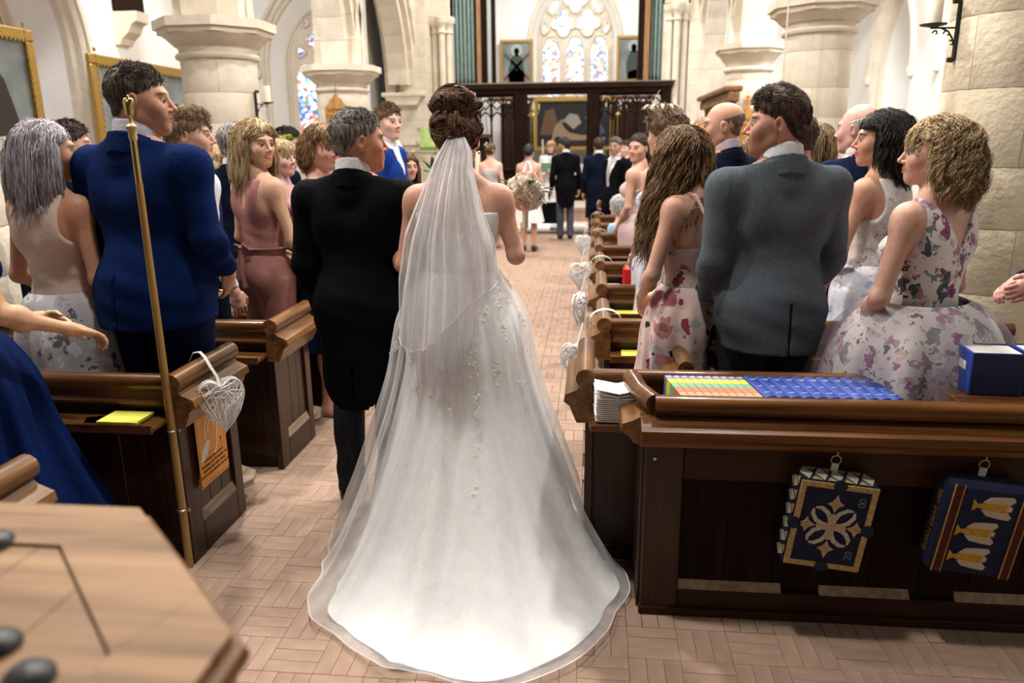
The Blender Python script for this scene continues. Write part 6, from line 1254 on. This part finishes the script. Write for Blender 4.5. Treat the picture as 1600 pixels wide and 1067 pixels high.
# ---------------------------------------------------------------- the bride
B=P('person','bride from behind in a white tulle gown and long veil',-.575,3.30,1.88,face=4,head=(2,-4,0),sex='f',skin=(.62,.33,.23),wide=1.10,res=.008,hres=.0036,hs=1.0,
    arms={1:((.232,-.03,1.185),(.20,.24,1.27),(-.5,.8,.2),(0,-.3,1)),-1:((-.23,-.02,1.15),(-.30,.20,1.16),(-.5,.8,.1),(0,-.2,-1))}).body()
GWN=mat('ivory_satin',(.86,.855,.85),.5,bump=.1,bscale=8,var=.0,sheen=.2)
LACE=mat('lace',(.80,.79,.77),.7,bump=1.0,bscale=160,var=.06,vscale=90,bdist=.006)
B.bodice(LACE,lambda X,Y,Z: np.maximum(Z-(1.365+.0*X),np.where(Y<-.02,Z-(1.375-.10*np.exp(-(X/.07)**2)),-1)),g=.007,hem=1.0,armhole=-.03)
def tulle(name,dens=.42,col=(.80,.79,.80),sc=(14,14,1.2),lo=.25):
    m=bpy.data.materials.new(name); m.use_nodes=True; N=m.node_tree.nodes; Lk=m.node_tree.links; N.remove(N['Principled BSDF']); out=N['Material Output']
    tr=N.new('ShaderNodeBsdfTransparent'); df=N.new('ShaderNodeBsdfDiffuse'); df.inputs[0].default_value=(*col,1); tl=N.new('ShaderNodeBsdfTranslucent'); tl.inputs[0].default_value=(*col,1)
    a1=N.new('ShaderNodeMixShader'); a1.inputs[0].default_value=.35; Lk.new(df.outputs[0],a1.inputs[1]); Lk.new(tl.outputs[0],a1.inputs[2])
    tc=N.new('ShaderNodeTexCoord'); mp=N.new('ShaderNodeMapping'); mp.inputs['Scale'].default_value=sc; Lk.new(tc.outputs['Object'],mp.inputs[0]); no=N.new('ShaderNodeTexNoise'); no.inputs['Scale'].default_value=2.2; no.inputs['Detail'].default_value=3; Lk.new(mp.outputs[0],no.inputs['Vector'])
    mr=N.new('ShaderNodeMapRange'); mr.inputs[1].default_value=.35; mr.inputs[2].default_value=.68; mr.inputs[3].default_value=lo; mr.inputs[4].default_value=dens; Lk.new(no.outputs['Fac'],mr.inputs[0])
    lw=N.new('ShaderNodeLayerWeight'); lw.inputs[0].default_value=.35; ad=N.new('ShaderNodeMath'); ad.operation='ADD'; ad.use_clamp=True; m2=N.new('ShaderNodeMath'); m2.operation='MULTIPLY'; m2.inputs[1].default_value=.45; Lk.new(lw.outputs['Facing'],m2.inputs[0]); Lk.new(mr.outputs[0],ad.inputs[0]); Lk.new(m2.outputs[0],ad.inputs[1])
    mx=N.new('ShaderNodeMixShader'); Lk.new(ad.outputs[0],mx.inputs[0]); Lk.new(tr.outputs[0],mx.inputs[1]); Lk.new(a1.outputs[0],mx.inputs[2]); Lk.new(mx.outputs[0],out.inputs[0]); return m
TUL=tulle('tulle_skirt',.34,lo=.22,sc=(9,9,.35),col=(.86,.85,.86)); VEI=tulle('tulle_veil',.62,lo=.34,sc=(16,8,.5))
WP=np.array([(-.575,3.30)]) ; wz=1.20
def gown(name,hem,m,r0,nf,amp,seed,lift=.0,par=None,edge=None,off=0):
    """hem: closed list of floor points (world xy), counted from the back centre clockwise"""
    hem=np.array(hem); A,Zn=260,60; rg=np.random.default_rng(seed); n=len(hem); tt=np.linspace(0,n,A,endpoint=False); i0=tt.astype(int)%n; f=(tt-tt.astype(int))[:,None]
    g=lambda k: hem[(i0+k)%n]
    Hm=.5*((2*g(0))+(-g(-1)+g(1))*f+(2*g(-1)-5*g(0)+4*g(1)-g(2))*f**2+(-g(-1)+3*g(0)-3*g(1)+g(2))*f**3)
    c=np.array([-.575,3.30]); ang=np.arctan2(Hm[:,0]-c[0],-(Hm[:,1]-c[1])); D=np.linalg.norm(Hm-c,axis=1)
    w0=c[None]+np.stack([r0[0]*np.sin(ang),-r0[1]*np.cos(ang)],1)
    t=np.linspace(0,1,Zn)[:,None]; h=t**1.0
    ex=np.clip((D-.42)/.75,0,1)[None,:]
    tf=.80-.0*ex   # reaches the floor at tf for trained parts
    fold=(1-2*np.abs(np.sin(nf*ang*.5+rg.uniform(0,6)+.5*np.sin(ang*2)))**.75)[None]*.9+.6*np.sin((nf*1.7)*ang+rg.uniform(0,6)+2*t)+.35*np.sin(nf*3.1*ang+1+t*3)
    hr=t*(1-.22*ex)+.22*ex*t**3
    X=w0[:,0]+(Hm[:,0]-w0[:,0])*hr; Y=w0[:,1]+(Hm[:,1]-w0[:,1])*hr
    hip=.045*np.exp(-((t-.16)/.13)**2)
    nx,ny=np.sin(ang)[None],-np.cos(ang)[None]
    am=amp*fold*(t**.9)*(1-.55*np.clip((t-.8)*5,0,1)); ot=off*np.sin(PI*t**.8); X=X+nx*(hip+am+ot); Y=Y+ny*(hip+am+ot)
    z=(1-t)**(1+.55*ex)
    Z=lift+ .006+ (wz)*z+.012*np.clip(fold,-1,1)*np.clip((t-.75)*4,0,1)*(ex>.1)+.012*np.clip((t-.7)*3,0,1)
    V=np.stack([X,Y,Z],-1).reshape(-1,3); i=np.arange(Zn-1)[:,None]*A; j=np.arange(A)[None,:]; j2=(j+1)%A
    F=np.stack([i+j,i+A+j,i+A+j2,i+j2],-1).reshape(-1,4)
    me=npmesh(name,V,F); o=link(name,me,m,par)
    if edge: link('hem_edge',Me().tube(V[-A:][::2],.0022,4,closed=True),edge,o,True)
    return o,V,F
UNR=B.root.matrix_basis.inverted()
def attach(o): o.parent=B.root; o.matrix_parent_inverse=Matrix.Translation(B.root.location).inverted() if False else (Matrix.Translation(B.root.location)@B.root.rotation_euler.to_matrix().to_4x4()).inverted(); return o
hemA=[(-.30,2.13),(-.52,2.15),(-.72,2.24),(-.90,2.36),(-.99,2.50),(-1.0,2.75),(-1.0,3.05),(-.97,3.40),(-.80,3.68),(-.57,3.75),(-.33,3.70),(-.16,3.50),(-.03,3.2),(.06,2.95),(.13,2.72),(.06,2.48),(-.08,2.28)]
hemB=[(-.28,2.08),(-.52,2.12),(-.75,2.19),(-.96,2.34),(-1.07,2.48),(-1.10,2.72),(-1.15,2.95),(-1.06,3.40),(-.85,3.76),(-.57,3.83),(-.30,3.78),(-.12,3.55),(.03,3.2),(.10,2.98),(.17,2.70),(.10,2.44),(-.05,2.22)]
g1,V1,F1=gown('gown_skirt',hemA,GWN,(.150,.125),11,.036,3); attach(g1)
g2,V2,F2=gown('tulle_overskirt',hemB,TUL,(.158,.133),11,.036,3,off=.035,lift=.014,edge=mat('satin_edge',(.80,.79,.79),.5)); attach(g2)
from mathutils.bvhtree import BVHTree
bv=BVHTree.FromPolygons([tuple(p) for p in V2],[tuple(q) for q in F2])
def flower(rg,sz):
    o=Me()
    for k in range(rg.integers(5,10)):
        cx,cy=rg.normal(0,.34*sz,2)*np.array((.7,1.25)); r_=rg.uniform(.12,.22)*sz
        for j in range(5):
            an=j*2*PI/5+rg.uniform(0,1); px,py=cx+r_*.6*math.cos(an),cy+r_*.6*math.sin(an)
            o.add([(px+r_*.5*math.cos(an),py+r_*.5*math.sin(an),.002),(px-r_*.35*math.sin(an),py+r_*.35*math.cos(an),.003),(px-r_*.4*math.cos(an),py-r_*.4*math.sin(an),.006),(px+r_*.35*math.sin(an),py-r_*.35*math.cos(an),.003)],[(0,1,2,3)])
    for k in range(4): a_=rg.uniform(0,6.28); o.tube([(0,0,.003),(sz*.3*math.cos(a_),sz*.5*math.sin(a_),.004),(sz*.5*math.cos(a_+.4),sz*.8*math.sin(a_+.4),.003)],.0015,4)
    return o
rg=np.random.default_rng(5)
for px,py,sz in [(783,458,26),(790,440,20),(813,436,22),(775,475,18),(757,489,22),(745,500,16),(812,490,22),(787,520,22),(740,548,20),(740,575,20),(776,580,24),(815,600,14),(742,622,18),(745,648,14),(745,705,14),(745,765,18),(702,645,10),(620,540,16),(612,552,10),(648,548,14),(645,565,12),(652,607,16),(855,562,10),(690,580,10),(820,545,10),(770,420,24),(800,420,20),(765,440,22)]:
    d=_fw+_r2*((px-800)/1180)-_u2*((py-533.5)/1180); hit=bv.ray_cast(Vector((0,0,1.75)),d.normalized())
    if hit[0] is None: continue
    p,nn=hit[0],hit[1]
    if nn.dot(d)>0: nn=-nn
    o=link('lace_applique',flower(rg,sz/1180*3.0*.9),LACE,None); M_=nn.to_track_quat('Z','Y').to_matrix().to_4x4(); M_.translation=p+nn*.004; o.matrix_world=M_
    o.parent=g2; o.matrix_parent_inverse=Matrix.Identity(4)
# veil
def veil(name,top,ws,zs,ys,m,seed,hw0=.03,depth=.05,edge=None):
    """ws: centre/halfwidth rows; zs bottom length function over u"""
    rg=np.random.default_rng(seed); U,T=130,60; u=np.linspace(-1,1,U)[None,:]; t=np.linspace(0,1,T)[:,None]
    zb=np.interp(u[0],[-1,-.8,-.45,-.1,.2,.5,.8,1],zs)[None,:]
    cz=np.interp(t[:,0],[0,.25,.5,.75,1],[w_[0] for w_ in ws])[:,None]; hw=np.interp(t[:,0],[0,.12,.25,.5,.75,1],[hw0,hw0*2.6]+[w_[1] for w_ in ws[1:]])[:,None]
    ph=rg.uniform(0,6.28,5); s_=.35+.65*np.clip(t*4,0,1)
    fd=np.sin(9*u*PI*.9+ph[0]+.5*t)+.7*np.sin(17*u+ph[1]+t*1.5)+.4*np.sin(29*u+ph[2])
    X=cz+u*hw+.006*np.cos(19*u+ph[1])*t; Z=top+(zb-top)*t; Y=ys[0]+(ys[1]-ys[0])*t**.7-depth*(1-u**2)*np.clip(t*3,0,1)+.013*fd*s_*np.clip(t*3+.15,0,1)-.05*t*np.cos(2.2*u)
    V=np.stack([X,Y,Z],-1).reshape(-1,3); i=np.arange(T-1)[:,None]*U; j=np.arange(U-1)[None,:]; F=np.stack([i+j,i+U+j,i+U+j+1,i+j+1],-1).reshape(-1,4)
    o=attach(link(name,npmesh(name,V,F),m))
    E=np.concatenate([V.reshape(T,U,3)[::2,0],V.reshape(T,U,3)[-1],V.reshape(T,U,3)[::-2,-1]]); link('veil_edge',Me().tube(E,.0017,4),MATS['satin_edge'],o,True)
    return o
hx,hy,hz=[float(q) for q in (Matrix.Translation(B.root.location)@Matrix.Rotation(R(4),4,'Z'))@Vector(B.hl((.01,-.125,-.005))*B.k)]
veil('veil_long',hz+.01,[(hx,.03),(hx-.03,.105),(hx-.055,.16),(hx-.06,.185),(hx-.06,.185)],[1.02,.92,.80,.73,.72,.80,.98,1.16],(hy-.01,3.00),VEI,1,.028)
veil('veil_short',hz+.015,[(hx,.03),(hx-.02,.095),(hx-.03,.145),(hx-.02,.19),(hx-.02,.21)],[.98,.93,.95,1.0,1.08,1.14,1.18,1.22],(hy-.02,2.94),VEI,2,.03,.06)
link('hair_comb',Me().box(-.03,.03,-.004,.004,-.012,.012,.003),mat('pearl',(.7,.68,.62),.3),B.root).location=B.hl((.01,-.118,.01))*B.k
for g in (-1,1): link('earring',Me().lathe([(0,-.012),(.005,-.006),(.005,0),(0,.005)],n=8),MATS['silver'],B.root,True).location=B.hl((g*.084,-.012,-.045))*B.k
# updo
BH=hairm('chestnut',(.035,.014,.007),(.22,.115,.055)); 
cap=B.hair(BH,'short',n=0,thick=.012)
def combed(a,m,n,target,r,seed=0,tk=.014):
    rg=np.random.default_rng(seed); d=rg.normal(0,1,(n*4,3)); d/=np.linalg.norm(d,axis=1,keepdims=True); ra=np.array((.0765+tk,.097+tk,.085+tk)); c0=np.array((0,-.018,.042))
    p=c0+d*ra*np.array((1,1,1)); low=np.where(p[:,1]>.05,.06,np.where(p[:,1]>.0,.01,-.065)); p2=p.copy(); ok=(p[:,2]>np.maximum(low,-.06)); d=d[ok][:n]; T=np.array(target); T=T/np.linalg.norm(T); K=12; P_=[]
    cl=rg.normal(0,1,(30,3)); ci=np.argmin(((d[:,None]-d[:30][None])**2).sum(-1),1)
    for k in range(K):
        s_=k/(K-1)*.9; q=d*(1-s_)+T*s_; q+=np.cross(np.tile(T,(len(d),1)),d)*.25*math.sin(s_*PI)*(1+.3*cl[ci][:,:1]); q/=np.linalg.norm(q,axis=1,keepdims=True); P_.append(c0+q*(ra+.004*math.sin(s_*PI)*(1+cl[ci][:,1:2])))
    P_=np.stack(P_,1); W=(a.hc+(P_.reshape(-1,3)*a.hsz)@a.HR.T).reshape(P_.shape); V,F=strands(W,r,r*.7); a.out('hair_strands',V,F,m)
combed(B,BH,2600,(0.1,-.75,.65),.0019,2,.013); combed(B,BH,1500,(-.4,-.7,.5),.0017,3,.018)
B.cloth('hair_volume',[ell(B.hl((0,-.065,.02)),np.array((.082,.075,.085)),.03,B.HR),ell(B.hl((0,-.045,.110)),np.array((.086,.08,.055)),.03,B.HR)],BH,res=.007)
bun(B,(0,-.055,.122),(.088,.080,.066),BH,44,11,.0017,strandn=22,spread=.085); bun(B,(0,-.085,.035),(.084,.066,.080),BH,30,12,.0017,strandn=22,name='hair_coil',spread=.085)
# bouquet
bq=empty('bouquet',(-.31,3.62,1.53),label='bouquet of cream and blush roses with green leaves held by the bride',cat='bouquet'); rg=np.random.default_rng(9)
CR=mat('cream_rose',(.86,.80,.70),.6,sss=.1); BLs=mat('blush_rose',(.80,.58,.50),.6,sss=.1); LFm=mat('leaf',(.03,.09,.03),.5,var=.3,vscale=30)
for i in range(17):
    th=i*2.4; ph=math.acos(1-1.7*(i+.5)/17); c=np.array((.07*math.sin(ph)*math.cos(th),.07*math.sin(ph)*math.sin(th)-.0,.08*math.cos(ph)-.01)); s_=rg.uniform(.030,.040); o=Me()
    for ring,(nr,rr_,hh) in enumerate(((3,.25,.9),(4,.5,.75),(5,.8,.5),(6,1.05,.25))):
        for j in range(nr):
            an=j*2*PI/nr+ring*.6; u_=np.array((math.cos(an),math.sin(an),0)); v_=np.array((-math.sin(an),math.cos(an),0)); wd=s_*(.35+.22*ring)
            g_=[u_*s_*rr_*.35-np.array((0,0,s_*.3)),u_*s_*rr_*.9+v_*wd+np.array((0,0,s_*hh*.4)),u_*s_*rr_*1.0+np.array((0,0,s_*hh)),u_*s_*rr_*.9-v_*wd+np.array((0,0,s_*hh*.4))]
            o.add(g_,[(0,1,2,3)])
    o.lathe([(0,-s_*.3),(s_*.4,0),(s_*.25,s_*.6),(0,s_*.8)],n=8); r=link('rose',o,CR if i%3 else BLs,bq,True); r.location=c; n_=Vector(c).normalized(); r.rotation_euler=n_.to_track_quat('Z','Y').to_euler()
for i in range(12):
    th=i*1.9; el=rg.uniform(-.7,.5); d_=Vector((math.cos(th)*math.cos(el),math.sin(th)*math.cos(el),math.sin(el))); L_=.055
    r=link('leaf',Me().add([(0,0,0),(L_*.4,.018,.004),(L_*.8,.014,.0),(L_*1.15,0,-.008),(L_*.8,-.014,0),(L_*.4,-.018,.004),(L_*.5,0,-.003)],[(0,1,6),(1,2,6),(2,3,6),(3,4,6),(4,5,6),(5,0,6)]),LFm,bq); r.location=d_*.075; r.rotation_euler=d_.to_track_quat('X','Z').to_euler()
link('stems',Me().tube([(0,0,-.05),(0,-.01,-.12),(.0,-.02,-.17)],[.018,.014,.016],8),mat('stem_wrap',(.6,.56,.5),.6),bq,True)
# flowers by the pulpit
for i,(px,py,Y,lb) in enumerate(((677,250,8.5,'dark green foliage arrangement left of the bride\'s head'),)):
    x,z=at(px,py,Y); e=empty('flower_arrangement',(x,Y,z-.15),label=lb,cat='flowers')
    for j in range(26):
        th=j*2.4; el=rg.uniform(.1,1.4); d_=Vector((math.cos(th)*math.cos(el),math.sin(th)*math.cos(el),math.sin(el))); L_=.13
        r=link('leaf',Me().add([(0,0,0),(L_*.4,.03,.0),(L_*1.15,0,-.01),(L_*.4,-.03,.0)],[(0,1,2,3)]),LFm,e); r.location=d_*.06; r.rotation_euler=d_.to_track_quat('X','Z').to_euler()
    link('rose',Me().lathe([(0,-.03),(.04,0),(.03,.03),(0,.04)],n=8),BLs,e,True).location=(.06,-.06,.03); link('vase',Me().lathe([(0,-z+.15),(.1,-z+.15),(.03,-z+.3),(.03,-.1),(.07,0),(0,.0)],n=12),BRASS,e,True)
x,z=at(886,938,1) 
for i,(px,py,Y,lb) in enumerate(((848,356,15.3,'white rolled kneeling cushion at the chancel step'),(887,358,15.3,'second white rolled cushion beside the groom'))):
    x,z=at(px,py,Y); tag(link('roll_cushion',Me().tube([(x-.36,Y,.09),(x+.36,Y,.09)],.09,14),WHITE,None,True),lb,'cushion')
for xx,yy,lb in ((-1.98,13.4,'lit white candle stub beside the left screen'),): 
    tag(link('candle',Me().lathe([(0,1.25),(.05,1.25),(.05,1.62),(0,1.62)],(xx,yy),12).lathe([(.0,0),(.14,0),(.03,.08),(.02,1.2),(.08,1.25),(0,1.25)],(xx,yy),12),MATS['candle_wax'],None,True),lb,'candle')
